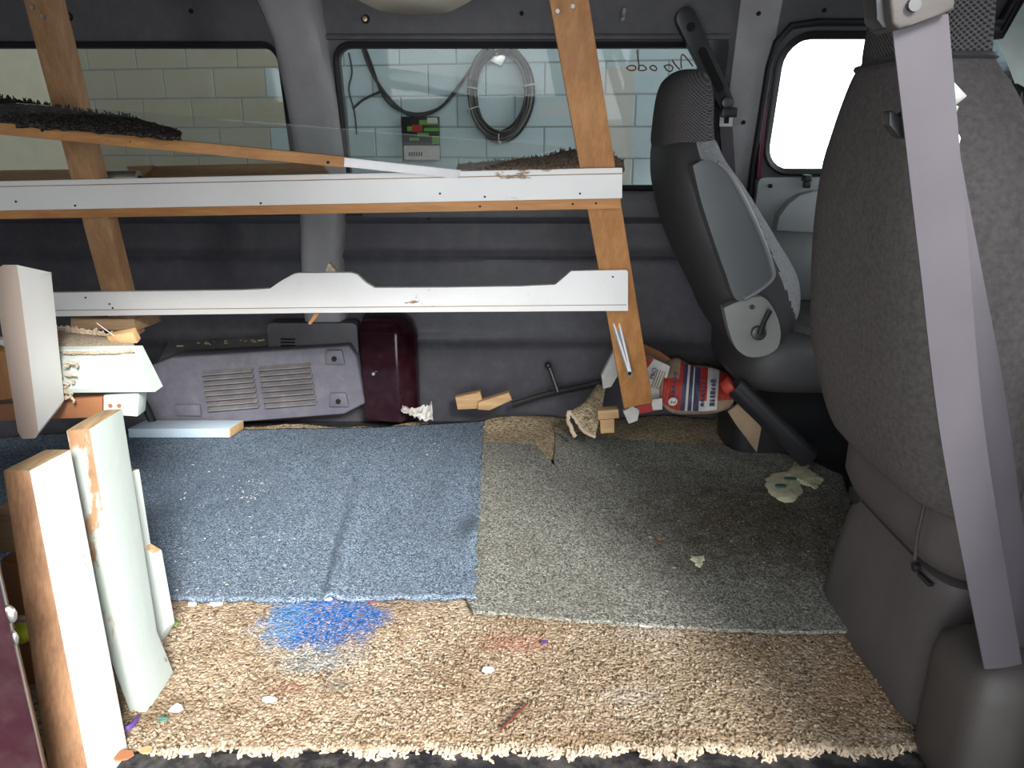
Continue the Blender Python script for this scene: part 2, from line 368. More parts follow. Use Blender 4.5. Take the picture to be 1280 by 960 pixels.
M['concrete'] = plain('garage_concrete', (0.12, 0.115, 0.11), 0.9)
M['garage_white'] = plain('garage_ceiling_board', (0.30, 0.285, 0.26), 0.9)
M['cream'] = plain('cream_panel_paint', (0.80, 0.78, 0.62), 0.8, var=0.05)
M['glass'] = glass('van_window_glass', (0.94, 0.955, 0.945))
M['dimming_glass'] = glass('unseen_dimming_glass', (0.25, 0.27, 0.27))  # unseen door panes, darkened to hold sun off the right-hand floor
M['clearglass'] = glass('front_window_glass', (0.92, 0.95, 0.95))
M['sheet'] = glass('dusty_acrylic', (0.93, 0.95, 0.945), haze=0.09)
M['cable'] = plain('dark_cable', (0.045, 0.045, 0.045), 0.45, var=0.4, vs_=3)
M['cable2'] = plain('grey_cable', (0.16, 0.155, 0.14), 0.5)
M['tie'] = plain('pale_twine', (0.55, 0.53, 0.46), 0.8)
M['paper'] = plain('white_paper', (0.52, 0.505, 0.475), 0.85, var=0.12, vs_=30)
M['red'] = plain('red_print', (0.33, 0.028, 0.018), 0.6)
M['darkred'] = plain('dried_dark_red', (0.12, 0.022, 0.016), 0.9)
M['kraft'] = plain('kraft_paper', (0.27, 0.19, 0.125), 0.85, var=0.15, bump=0.3, bs=40)
M['navy'] = plain('navy_print', (0.045, 0.04, 0.085), 0.6)
M['green'] = plain('green_print', (0.11, 0.30, 0.05), 0.5)
M['yellow'] = plain('yellow_green_plastic', (0.62, 0.68, 0.03), 0.35)
M['rag'] = plain('stained_cream_cloth', (0.58, 0.55, 0.38), 0.95, var=0.2, vs_=40, bump=0.5, bs=150)
M['teal'] = plain('teal_paint_smear', (0.06, 0.17, 0.13), 0.8)
M['ink'] = plain('red_brown_marker', (0.16, 0.045, 0.02), 0.7)
M['whiteplastic'] = plain('white_plastic', (0.75, 0.73, 0.75), 0.35)
M['purple'] = plain('purple_plastic', (0.10, 0.05, 0.22), 0.4)
M['leaf'] = plain('dry_leaf', (0.30, 0.12, 0.05), 0.8)
M['crumb'] = plain('dark_crumb', (0.06, 0.038, 0.022), 0.9)
M['boxplastic'] = plain('brown_grey_plastic', (0.055, 0.048, 0.045), 0.6, bump=0.1, bs=300)
M['chip'] = plain('pale_wood_chip', (0.62, 0.45, 0.24), 0.8)
M['mirror'] = plain('mirror_glass', (0.75, 0.78, 0.8), 0.05, metal=1.0)

# ------------------------------------------------------------------ garage around the van
WA = Vector((0.85, 5.40, 0)); WU = Vector((1, -0.2, 0)).normalized(); WN = Vector((-0.2, -1, 0)).normalized()
def onwall(px, py, off=0.0):
    r = ray(px, py); o = Vector((0, 0, 1)); p0 = WA + WN * off
    k = (p0 - o).dot(WN) / r.dot(WN); return o + r * k
def sz(p): q = p - WA; return q.dot(WU), p.z
def wp(s_, z, off=0.0): return WA + WU * s_ + WN * off + Vector((0, 0, z))
gz0, gz1 = -0.72, 4.4
s_hi = (1.62 - WA.x) / WU.x
gw = MB(); a, b = wp(-8, gz0, 0.019), wp(s_hi, gz0, 0.019)
gw.prism([a, b, b - WN * 0.2, a - WN * 0.2], (0, 0, gz1 - gz0))
gwo = struct('wall_garage', gw, M['mortar'])
def blockmat(name, c):
    t = NT(name); col = t.ramp(t.noise(2.5, detail=6), [(0.3, tuple(q * 0.88 for q in c)), (0.7, c)])
    x0, x1 = onwall(748, 140).x, onwall(791, 140).x; z0, z1 = 0.2, onwall(770, 84).z
    sp = t.N('ShaderNodeSeparateXYZ'); t.L(t.geo.outputs['Position'], sp.inputs[0])
    wob = t.math('MULTIPLY', t.math('SUBTRACT', t.noise(5, detail=4), 0.5), 0.10)
    X = t.math('ADD', sp.outputs[0], wob)
    m = t.math('MULTIPLY', t.math('GREATER_THAN', X, x0), t.math('LESS_THAN', X, x1))
    m = t.math('MULTIPLY', m, t.math('LESS_THAN', sp.outputs[2], z1))
    col = t.mix(t.math('MULTIPLY', m, 0.9), col, (0.52, 0.52, 0.48))
    # old pale smear where paint has worn
    x2, x3 = onwall(672, 130).x, onwall(712, 130).x; z2, z3 = onwall(690, 146).z, onwall(690, 128).z
    m2 = t.math('MULTIPLY', t.math('MULTIPLY', t.math('GREATER_THAN', X, x2), t.math('LESS_THAN', X, x3)), t.math('MULTIPLY', t.math('GREATER_THAN', sp.outputs[2], z2), t.math('LESS_THAN', sp.outputs[2], z3)))
    col = t.mix(t.math('MULTIPLY', m2, 0.5), col, (0.6, 0.6, 0.58))
    t.col(col); t.set(0.75); t.bump(t.noise(70, detail=4), 0.25, 0.01); return t.m
mblue, mgreen = blockmat('blue_grey_block_paint', (0.50, 0.625, 0.665)), blockmat('grey_green_block_paint', (0.46, 0.455, 0.36))
sj, zj = sz(onwall(795, 118)); bh, bl = 0.203, 0.405
pan_s = sz(onwall(84, 130))[0]
bmes = {}
def block_mesh(m):
    if m.name not in bmes:
        q = MB(); q.box((0, 0, 0), (bl - 0.010, 0.05, bh - 0.010)); bmes[m.name] = q.mesh('block', m, bevel=0.004, seg=1)
    return bmes[m.name]
for r_ in range(-3, 5):
    z = zj - bh * (r_ + 0.5) + bh                       # row r_=0 spans y 118..156 below the joint line
    z = zj - bh / 2 - r_ * bh + 0 * bh
    off = 0 if r_ % 2 == 0 else bl / 2
    for c_ in range(-16, 5):
        s_ = sj + off + bl * (c_ + 0.5)
        if s_ + bl / 2 > s_hi or s_ < pan_s - 0.6: continue
        p = wp(s_, z, 0.0)
        o = bpy.data.objects.new('block', block_mesh(mgreen if p.x < -1.6 or (z > zj + 0.35 and p.x < -0.35) else mblue)); COL.objects.link(o)
        o.parent = gwo; o.location = p - Vector(gwo.location); o.rotation_euler = (0, 0, math.atan2(WU.y, WU.x))
q = MB(); a, b = wp(-7.9, gz0 + 0.01, 0.03), wp(pan_s, gz0 + 0.01, 0.03)
q.prism([a, b, b + WN * 0.03, a + WN * 0.03], (0, 0, 2.9)); solo('wall_board', q, M['cream'], 'plain cream board covering the garage wall behind the rear side window', 'board', bevel=0.004)
q = MB(); q.box2((-8, -2.3, gz0 - 0.1), (2.3, 7.6, gz0)); struct('floor_garage', q, M['concrete'])
q = MB(); q.box2((-8, -2.3, gz1), (2.3, 7.6, gz1 + 0.1)); struct('ceiling_garage', q, M['garage_white'])
q = MB(); q.box2((-8.1, -2.3, gz0), (-8, 7.6, gz1)); struct('wall_garage_left', q, M['garage_white'])
q = MB(); q.box2((2.3, 3.7, gz0), (2.4, 5.25, 2.4)); q.box2((2.3, -2.3, 2.4), (2.4, 7.6, gz1)); struct('wall_blocker_front', q, M['garage_white'])  # unseen solid stretch and header, added to keep light off the block wall
q = MB(); q.box2((-8, -2.3, gz0), (-2.25, -2.2, gz1)); q.box2((1.75, -2.3, gz0), (2.4, -2.2, gz1)); struct('wall_blocker_back', q, M['garage_white'])  # unseen walls and jamb, shaped so the sun fades towards the right
q = MB(); q.box2((2.3, -14, gz0 - 0.12), (22, 18, gz0 - 0.02)); struct('ground', q, M['concrete'])

# cables and pack hanging on the garage wall
coil = thing('cable_coil', 'large oval coil of dark cable tied and hung on the blue block wall', 'cable', onwall(625, 178, 0.05))
cc = onwall(625, 117, 0.09); ex = (onwall(664, 117, 0.09) - cc).length; ez = abs(onwall(625, 175, 0.09).z - cc.z)
q = MB(); q2 = MB()
for k in range(15):
    fr_, ph = random.uniform(0.86, 1.02), random.uniform(0, 6.28); oz = random.uniform(-0.02, 0.02); ox = random.uniform(-0.02, 0.02); od = random.uniform(-0.03, 0.05)
    pts = []
    for i in range(40):
        a = 2 * math.pi * i / 40; rr = fr_ + 0.025 * math.sin(3 * a + ph)
        pts.append(cc + WU * (ex * rr * math.cos(a) + ox) + Vector((0, 0, ez * (rr * math.sin(a)) + oz)) + WN * (od + 0.012 * math.sin(2 * a + ph)))
    (q if k % 3 else q2).tube(pts, 0.0085, 6, closed=True)
part('cable_loops', q, M['cable'], coil, smooth=True); part('cable_loops', q2, M['cable2'], coil, smooth=True, label='grey cable loops')
for a in (95, 172, 200, 270, 10):
    a = R(a); p = cc + WU * ex * 0.94 * math.cos(a) + Vector((0, 0, ez * 0.94 * math.sin(a))); rd = (WU * math.cos(a) + Vector((0, 0, math.sin(a))))
    q = MB(); pts = [p + rd * 0.042 * math.cos(t) + WN * (0.042 * math.sin(t) + 0.01) for t in [i * 2 * math.pi / 12 for i in range(12)]]
    q.tube(pts, 0.0045, 5, closed=True); part('tie', q, M['tie'], coil, smooth=True)
q = MB(); c = onwall(623, 72, 0.03); q.box(c, (0.09, 0.06, 0.09), rot=Matrix.Rotation(R(25), 3, 'Y')); solo('hook_box', q, M['metal'], 'small galvanized box on the wall inside the top of the cable coil', 'box', bevel=0.006)
hang = spline([onwall(450, 50, .04), onwall(462, 84, .04), onwall(478, 112, .05), onwall(500, 136, .06), onwall(522, 145, .07), onwall(548, 136, .07), onwall(567, 117, .07), onwall(590, 84, .06)], 6)
h = thing('hanging_cable', 'dark cables sagging across the wall left of the oval cable coil', 'cable', onwall(522, 145, .03))
q = MB(); q.tube(hang, 0.011, 7); q.tube([p + Vector((0.02 * math.sin(i * .3), 0, 0.016 * math.cos(i * .25))) for i, p in enumerate(hang)], 0.009, 7); part('cable', q, M['cable'], h, smooth=True)
q = MB(); q.tube(spline([onwall(436, 66, .03), onwall(440, 90, .03), onwall(436, 112, .03), onwall(443, 140, .03), onwall(446, 168, .03)]), 0.006, 6); q.tube(spline([onwall(441, 136, .03), onwall(455, 124, .04), onwall(476, 114, .05)]), 0.008, 6); part('branch_cable', q, M['cable'], h, smooth=True)
pk = thing('hanging_pack', 'green and black printed package with white lower label hung below sagging cable', 'package', onwall(528, 200, .04))
c0, c1 = onwall(504, 146, .03), onwall(551, 200, .03); q = MB()
def wq(px0, py0, px1, py1, off, t, mi=0, mb=None):
    a, b = sz(onwall(px0, py0, off)), sz(onwall(px1, py1, off)); mb = mb or MB()
    P = [wp(a[0], a[1], off), wp(b[0], a[1], off), wp(b[0], b[1], off), wp(a[0], b[1], off)]; mb.prism(P, WN * t, mi); return mb
part('pack_body', wq(504, 146, 551, 200, .03, .05), M['black'], pk, bevel=0.004)
part('label', wq(505, 182, 550, 200, .081, .004), M['paper'], pk, label='white paper label')
q = MB()
for i, r4 in enumerate(((524, 150, 548, 156), (509, 158, 522, 164), (530, 160, 549, 164), (522, 166, 536, 170), (540, 170, 550, 180), (512, 172, 524, 176))): wq(*r4, .081, .003, mb=q)
part('print', q, M['green'], pk); part('print', wq(515, 156, 528, 165, .082, .004), M['red'], pk, label='red print'); part('print', wq(534, 147, 547, 154, .083, .004), M['paper'], pk, label='white print')
q = MB()
for i in range(6): wq(511 + i * 3, 190, 513 + i * 3, 195, .086, .002, mb=q)
part('label_text', q, M['navy'], pk)

# ------------------------------------------------------------------ van shell
def YW(z): return 2.68 if z <= 0.80 else 2.68 - 0.10 * (z - 0.80) / 0.55
def wv(x, z, off=0.0): return Vector((x, YW(z) - off, z))
def wxz(px, py, off=0.0):
    Y = 2.62
    for _ in range(5): p = at(px, py, Y); Y = YW(p.z) - off
    return at(px, py, Y)
def holed(outer, holes, fmap, mi=0, mb=None):
    mb = mb or MB(); loops = [[Vector((x, z, 0)) for x, z in l] for l in [outer] + holes]
    flat = [p for l in loops for p in l]; mb.add([fmap(p.x, p.y) for p in flat], [tuple(t) for t in tessellate_polygon(loops)], mi); return mb
xl, xr_ = -2.30, 1.95
w1 = rrect(-2.05, -0.722, 0.825, 1.268, 0.055); w2 = rrect(-0.553, 0.60, 0.825, 1.268, 0.05)
w3 = rrect(wxz(964, 130).x, 1.62, 0.875, 1.298, (0.09, 0.05, 0.05, 0.10))
trimz = 0.80
up = holed([(xl, trimz), (xr_, trimz), (xr_, 1.47), (xl, 1.47)], [w1, w2, w3], lambda x, z: wv(x, z))
struct('wall_left', up, M['panel'])
def wave_wall(x0, x1, z0, z1, mb, rib):
    mb.sheet(lambda u, v: Vector((x0 + (x1 - x0) * u, 2.68 - rib(x0 + (x1 - x0) * u, z0 + (z1 - z0) * v), z0 + (z1 - z0) * v)), 60, 60)
def rib(x, z):
    r = 0.0
    for zc, h, w in ((0.735, 0.020, 0.018), (0.60, 0.012, 0.014), (0.30, 0.010, 0.02)):
        r += h * math.exp(-((z - zc) / w) ** 4)
    r += 0.012 * (0.5 + 0.5 * math.tanh((x + 0.1) * 6)) * (1 if 0.32 < z < 0.58 else 0.2)
    return r
q = MB(); wave_wall(xl, xr_, -0.02, 0.805, q, rib); q.box2((xl, 2.66, 0.785), (xr_, 2.69, 0.805)); struct('trim_1', q, M['panel_low'], smooth=True)
# ledge under the second window
q = MB(); q.box2((-0.50, 2.60, 0.735), (0.74, 2.69, 0.818)); struct('trim_2', q, M['panel'], bevel=0.012)
def window(name, hole, gm, seal=0.012, inset=0.03):
    root = bpy.data.objects.new(name, None); COL.objects.link(root); root['kind'] = 'structure'
    cx = sum(p[0] for p in hole) / len(hole); cz = sum(p[1] for p in hole) / len(hole); root.location = (cx, YW(cz), cz)
    def scl(l, d):
        out = []
        n = len(l)
        for i in range(n):
            a = Vector(l[i - 1]); b = Vector(l[(i + 1) % n]); t = (b - a).normalized() if (b - a).length else Vector((1, 0)); out.append((l[i][0] - t.y * d, l[i][1] + t.x * d))
        return out
    inn = scl(hole, seal); out = scl(hole, -0.006)
    q = MB(); n = len(hole); rings = []
    for l, off in ((out, 0.0), (out, 0.010), (hole, 0.013), (inn, 0.004), (inn, -inset), (out, -inset)): rings.append([wv(x, z, off) for x, z in l])
    q.loft(rings, caps=False); part('seal', q, M['rubber'], root, smooth=True)
    q = MB(); q.add([wv(x, z, -inset + 0.006) for x, z in scl(hole, 0.004)], [tuple(range(n))]); q.add([wv(x, z, -inset + 0.002) for x, z in scl(hole, 0.004)], [tuple(range(n))]); part('pane', q, gm, root)
    return root
window('window_1', w1, M['glass']); win2 = window('window_2', w2, M['glass']); window('window_3', w3, M['clearglass'], seal=0.016)
# darker recess field around window 2's front corner
q = MB(); o_ = rrect(0.50, 0.672, 0.84, 1.295, (0.03, 0.05, 0.05, 0.03)); i_ = rrect(0.505, 0.59, 0.85, 1.26, 0.012)
q.prism([wv(x, z, 0.002) for x, z in rrect(0.606, 0.672, 0.84, 1.295, (0.005, 0.04, 0.04, 0.005))], (0, -0.010, 0)); struct('trim_3', q, M['black'], bevel=0.003)
q = MB(); q.box2((-0.62, 2.575, 1.278), (0.672, 2.60, 1.294)); struct('trim_4', q, M['panel'], bevel=0.006)
# marker writing on window 2
ink = []
def stroke(pts): ink.append(spline([wxz(x, y, -0.016) for x, y in pts], 5))
stroke([(783, 85), (788, 82), (794, 83), (794, 87), (788, 88), (783, 85)])
stroke([(796, 63), (798, 75), (799, 86)]); stroke([(799, 82), (804, 82), (808, 86), (804, 88), (798, 87), (799, 82)])
stroke([(812, 84), (816, 82), (820, 84), (820, 88), (815, 87), (812, 84)])
stroke([(830, 82), (834, 88), (839, 89), (841, 84), (837, 81), (831, 82)])
stroke([(840, 75), (845, 82), (850, 87)]); stroke([(852, 86), (851, 76), (853, 68), (860, 75), (866, 83)])
q = MB()
for s_ in ink: q.tube(s_, 0.0022, 5)
part('marker_writing', q, M['ink'], win2, label='mirrored red brown handwriting on the glass')
# ceiling
q = MB(); q.box2((xl, 0.72, 1.46), (xr_, 2.72, 1.50)); struct('ceiling', q, M['panel'])
q = MB(); q.box2((xl - 0.04, 0.75, -0.05), (xl, 2.70, 1.47)); struct('wall_rear', q, M['panel'])
# sagging headliner pads
def pad(px, py, wpx, label):
    c = at(px, py, 2.30); hw = wpx / 2 / F * 2.15
    q = MB(); rings = []
    for i in range(9):
        t = i / 8; k = math.sqrt(max(1 - t * t, 0.0016)); z = 1.405 - (1.405 - c.z) * t if False else c.z + (1.40 - c.z) * (1 - math.sqrt(1 - (1 - t) ** 2))
        rings.append(sring(c.x, 2.10, c.z + (1.465 - c.z) * (1 - t), hw * 1.25 * (1 - 0.55 * t ** 3), 0.22 * (1 - 0.35 * t ** 3), 2.4, 40))
    q.loft(rings); return solo('headliner_pad', q, M['head'], label, 'ceiling pad', 'beige pads bulging from the roof', smooth=True, angle=60)
pad(527, 22, 165, 'beige rounded roof pad bulging down above the second window')
pad(218, 4, 90, 'beige rounded roof pad just showing above the left window')
# pillar between the windows
q = MB(); rings = []
for z, a, b, pr in ((1.47, -0.80, -0.575, 0.14), (1.40, -0.775, -0.577, 0.10), (1.34, -0.755, -0.575, 0.085), (1.27, -0.738, -0.568, 0.06), (1.1, -0.725, -0.556, 0.05), (0.85, -0.716, -0.548, 0.05), (0.6, -0.735, -0.585, 0.055), (0.35, -0.74, -0.585, 0.06), (0.10, -0.74, -0.585, 0.06)):
    y = YW(z); n = 10; ring = [Vector((a, y + 0.02, z))]
    for i in range(n + 1):
        t = i / n; bulge = pr * (1 - (2 * t - 1) ** 6) ** 0.5 if 0 < i < n else 0.0
        ring.append(Vector((a + (b - a) * t, y - bulge - 0.004, z)))
    ring.append(Vector((b, y + 0.02, z))); rings.append(ring)
q.loft(rings); struct('trim_6', q, M['pillar'], smooth=True, angle=50)
# pillar behind the driver's door, and the door
q = MB(); x0 = wxz(945, 150).x; q.prism([wv(x, z, 0) for x, z in ((0.69, 0.80), (x0, 0.80), (x0 + 0.03, 1.46), (0.69, 1.46))], (0, -0.012, 0)); struct('trim_7', q, M['pillar'], bevel=0.006)
q = MB(); q.tube([wv(x0 + 0.006, 0.60, 0.02), wv(x0 + 0.006, 0.9, 0.02), wv(x0 + 0.010, 1.20, 0.02), wv(x0 + 0.022, 1.27, 0.02), wv(x0 + 0.06, 1.315, 0.02), wv(x0 + 0.14, 1.325, 0.02), wv(1.6, 1.325, 0.02)], 0.011, 8); struct('trim_8', q, M['rubber'], smooth=True)
q = MB(); q.box2((x0 + 0.016, 2.62, 0.86), (x0 + 0.030, 2.655, 1.24)); struct('trim_9', q, M['maroonpink'], bevel=0.004)
dr = bpy.data.objects.new('door_1', None); COL.objects.link(dr); dr['kind'] = 'structure'; dr.location = (1.2, 2.65, 0)
q = MB(); q.prism([Vector((x, 2.65, z)) for x, z in rrect(x0 + 0.02, 1.85, 0.05, 0.865, 0.02)], (0, -0.035, 0)); part('door_panel', q, M['door'], dr, bevel=0.012)
q = MB(); A = [wxz(x, y, 0.05) for x, y in ((962, 286), (966, 268), (978, 252), (992, 242), (1010, 237), (1040, 236), (1040, 290))]
q.prism([Vector((p.x, 2.615, p.z)) for p in A], (0, -0.05, 0)); part('armrest', q, M['door'], dr, bevel=0.012)
q = MB(); c = wxz(1004, 222, 0.04); q.box((c.x, 2.60, c.z), (0.022, 0.04, 0.022)); q.box((c.x + 0.003, 2.60, c.z - 0.022), (0.018, 0.03, 0.02)); part('lock_knob', q, M['black'], dr, bevel=0.004)
q = MB(); c = wxz(960, 232, 0.04); q.disc((c.x, 2.612, c.z), (0, 1, 0), 0.007, 0.012); part('screw', q, M['hole'], dr)
# floor, sill, cab front
q = MB(); q.box2((xl, 0.96, -0.06), (xr_, 2.72, -0.016)); struct('floor', q, M['metalfloor'])
q = MB()
q.prism([Vector((xl, y, z)) for y, z in ((1.06, -0.010), (0.90, -0.016), (0.70, -0.016), (0.70, -0.22), (1.06, -0.22))], (xr_ - xl, 0, 0))
for yy in (0.75, 0.80, 0.85, 0.90, 0.95, 1.0): q.box((0.0, yy, -0.012), (2.2, 0.012, 0.010))
struct('trim_10', q, M['sill'], bevel=0.003, seg=1)
q = MB(); q.box2((1.75, 0.80, -0.05), (1.80, 2.70, 0.80)); q.box2((1.45, 0.9, 0.55), (1.76, 2.62, 0.86)); struct('wall_front', q, M['black'], bevel=0.02)
q = MB(); q.add([(1.80, 0.85, 0.86), (1.80, 2.65, 0.86), (1.40, 2.60, 1.46), (1.40, 0.90, 1.46)], [(0, 1, 2, 3)]); struct('window_4', q, M['clearglass'])
q = MB(); q.prism([(1.22, 1.62, -0.016), (1.22, 1.64, 0.40), (1.28, 1.66, 0.48), (1.43, 1.66, 0.50), (1.43, 1.60, -0.016)], (0, 0.40, 0)); solo('engine_cover', q, M['black'], 'black engine cover hump between the two front seats', 'engine cover', bevel=0.03)
# near side: front passenger door with window
pd = bpy.data.objects.new('door_2', None); COL.objects.link(pd); pd['kind'] = 'structure'; pd.location = (1.2, 0.80, 0)
q = MB(); q.box2((0.74, 0.78, -0.2), (1.80, 0.84, 0.84)); part('door_panel', q, M['panel'], pd, bevel=0.01)
q = MB(); fl = rrect(0.80, 1.66, 0.84, 1.30, 0.06); holed([(0.70, 0.83), (1.80, 0.83), (1.80, 1.47), (0.70, 1.47)], [fl], lambda x, z: Vector((x, 0.80, z)), mb=q); part('window_frame', q, M['black'], pd)
q = MB(); q.add([(x, 0.79, z) for x, z in fl], [tuple(range(len(fl)))]); part('pane', q, M['dimming_glass'], pd)
mc = at(1272, 56, 2.86)
mi_ = thing('side_mirror', 'side mirror outside the driver window, just showing at the right edge', 'mirror', mc)
q = MB(); q.loft([sring(mc.x + 0.02 + dx, mc.y, mc.z + dz, hx, hy, 4, 24) for dx, dz, hx, hy in ((0, -0.11, 0.02, 0.05), (0, -0.10, 0.05, 0.10), (0, 0.10, 0.05, 0.10), (0, 0.11, 0.02, 0.05))]); part('housing', q, M['black'], mi_, smooth=True)
q = MB(); q.prism([mc + Vector((-0.032, y, z)) for y, z in rrect(-0.085, 0.085, -0.085, 0.085, 0.02)], (-0.004, 0, 0)); part('mirror_glass', q, M['mirror'], mi_)
q = MB(); q.tube([mc + Vector((0.03, -0.02, -0.09)), mc + Vector((0.05, -0.16, -0.17))], 0.02, 8); part('arm', q, M['black'], mi_, smooth=True)
# rear half of the side body, out of view, keeps the light honest
q = MB(); q.box2((xl, 0.72, -0.2), (-1.70, 0.80, 1.47)); struct('wall_right', q, M['panel'])
q = MB(); q.box2((-1.70, 0.72, 1.30), (0.74, 0.82, 1.47)); struct('trim_11', q, M['panel'])
# open maroon cargo door seen edge-on at the lower left
cd = bpy.data.objects.new('door_3', None); COL.objects.link(cd); cd['kind'] = 'structure'
e = at(30, 830, 0.90); cd.location = (e.x, e.y, -0.2)
q = MB(); d_ = Vector((-0.55, -0.30, 0)); q.prism([Vector((e.x, e.y, -0.25)), Vector((e.x + 0.02, e.y - 0.035, -0.25)), Vector((e.x + 0.02, e.y - 0.035, -0.25)) + d_, Vector((e.x, e.y, -0.25)) + d_], (0, 0, 1.5)); part('door_skin', q, M['maroon'], cd, bevel=0.006)
for (x, y) in ((8, 770), (10, 800), (12, 850), (6, 905)):
    c = at(x, y, 0.87); q = MB(); q.ball(c + Vector((0.0, 0.004, 0)), (0.012, 0.006, 0.014), 10, 6); part('latch', q, M['metal'], cd, smooth=True)

# front leaf of the side cargo doors, swung open beside the camera (out of view, shades the right of the floor)
ld = bpy.data.objects.new('door_4', None); COL.objects.link(ld); ld['kind'] = 'structure'; ld.location = (0.76, 0.70, -0.2)
q = MB(); q.box2((0.76, 0.22, -0.25), (0.81, 0.70, 0.84)); part('door_skin', q, M['maroon'], ld, bevel=0.01)
q = MB(); fl2 = rrect(0.30, 0.61, 0.86, 1.28, 0.05); holed([(0.22, 0.84), (0.70, 0.84), (0.70, 1.40), (0.22, 1.40)], [fl2], lambda x, z: Vector((0.785, x, z)), mb=q); part('window_frame', q, M['black'], ld)
q = MB(); q.add([(0.786, x, z) for x, z in fl2], [tuple(range(len(fl2)))]); part('pane', q, M['dimming_glass'], ld)
# small hardware on the walls: holes, bolts, hook
for i, (x, y) in enumerate(((239, 14), (652, 17), (948, 17), (1030, 13), (929, 153), (668, 271), (536, 272))):
    c = wxz(x, y, 0.003 if y < 100 and x < 900 else 0.014); q = MB(); q.disc((c.x, c.y - 0.002, c.z), (0, 1, 0), 0.0065, 0.006, 12)
    lab = ['round dark push pin above the left window', 'round dark push pin left of the coat hook at top', 'round dark push pin right of the belt adjuster top', 'round dark push pin above the driver door window', 'round dark push pin on the pillar beside the driver window', 'round dark push pin below the wooden shelf, right one', 'round dark push pin below the wooden shelf, left one'][i]
    solo('push_pin', q, M['hole'], lab, 'pin', 'dark push pins in the wall trim')
for x, y, lab in ((457, 24, 'brass coloured bolt head beside the roof pad above second window'), (86, 21, 'brass coloured bolt head right of the left leaning upright top')):
    c = wxz(x, y, 0.0); b = thing('bolt', lab, 'bolt', c, 'bolts above the windows')
    q = MB(); q.disc(c, (0, 1, 0.1), 0.013, 0.012, 14); part('washer', q, M['hole'], b)
    q = MB(); q.disc(c + Vector((0, -0.010, 0)), (0, 1, 0), 0.009, 0.014, 6); part('bolt_head', q, M['brass'], b, bevel=0.001)
q = MB(); c = wxz(778, 20, 0.0); q.tube(spline([c + Vector((0.004, 0.0, 0.02)), c + Vector((0.002, -0.012, 0.015)), c + Vector((0, -0.018, -0.002)), c + Vector((-0.002, -0.03, -0.012))]), [0.008] * 8 + [0.007] * 8 + [0.006] * 3, 10); solo('coat_hook', q, M['pillar'], 'small grey coat hook above the second window, right of upright', 'hook', smooth=True)

# driver's belt height adjuster on the pillar
ba = thing('belt_adjuster', 'black slotted belt adjuster arm slanting behind the driver headrest', 'seat belt', wxz(905, 140, 0.05))
p0, p1 = wxz(858, 22, 0.05), wxz(908, 128, 0.06); L = (p1 - p0).normalized(); sd = L.cross(Vector((0, 1, 0))).normalized()
q = MB(); P = []
for a in range(0, 181, 20): P.append(p0 + (sd * math.cos(R(a)) - L * math.sin(R(a))) * 0.030)
for a in range(180, 361, 30): P.append(p1 + (sd * math.cos(R(a)) - L * math.sin(R(a))) * 0.024)
q.prism(P, (0, 0.035, 0)); part('arm', q, M['black'], ba, bevel=0.007)
q = MB(); s0, s1 = p0 + L * 0.11, p1 - L * 0.05; P = [s0 + (sd * math.cos(R(a)) - L * math.sin(R(a))) * 0.013 for a in range(0, 181, 30)] + [s1 + (sd * math.cos(R(a)) - L * math.sin(R(a))) * 0.013 for a in range(180, 361, 30)]
q.prism([p + Vector((0, -0.0015, 0)) for p in P], (0, 0.004, 0)); part('slot', q, M['hole'], ba)
q = MB(); q.disc(p0 + L * 0.03 + Vector((0, -0.001, 0)), (0, 1, 0), 0.013, 0.006, 16); part('button', q, M['hole'], ba)
q = MB(); q.disc(p1 + Vector((0, -0.006, 0)), (0, 1, 0), 0.017, 0.014, 16); part('bolt', q, M['darkmetal'], ba, bevel=0.003)
q = MB(); c = p1 + Vector((0.008, -0.01, -0.03)); q.box(c, (0.05, 0.02, 0.03)); part('belt_guide', q, M['black'], ba, bevel=0.006)
q = MB(); c = wxz(908, 149, 0.06)
q.prism([Vector((p[0] + c.x, c.y, p[1] + c.z)) for p in ((-0.02, 0.02), (0.02, 0.02), (0.02, -0.022), (-0.02, -0.022))], (0, 0.004, 0)); part('latch_plate', q, M['whiteplastic'], ba, label='pale latch plate')
q = MB(); q.box((c.x, c.y - 0.003, c.z - 0.003), (0.014, 0.004, 0.02)); part('latch_slot', q, M['hole'], ba)
q = MB(); a, b = wxz(907, 150, 0.05), wxz(920, 330, 0.04); q.prism([a + Vector((-.02, 0, 0)), a + Vector((.02, 0, 0)), b + Vector((.02, 0, 0)), b + Vector((-.02, 0, 0))], (0, 0.002, 0)); part('webbing', q, M['belt'], ba)
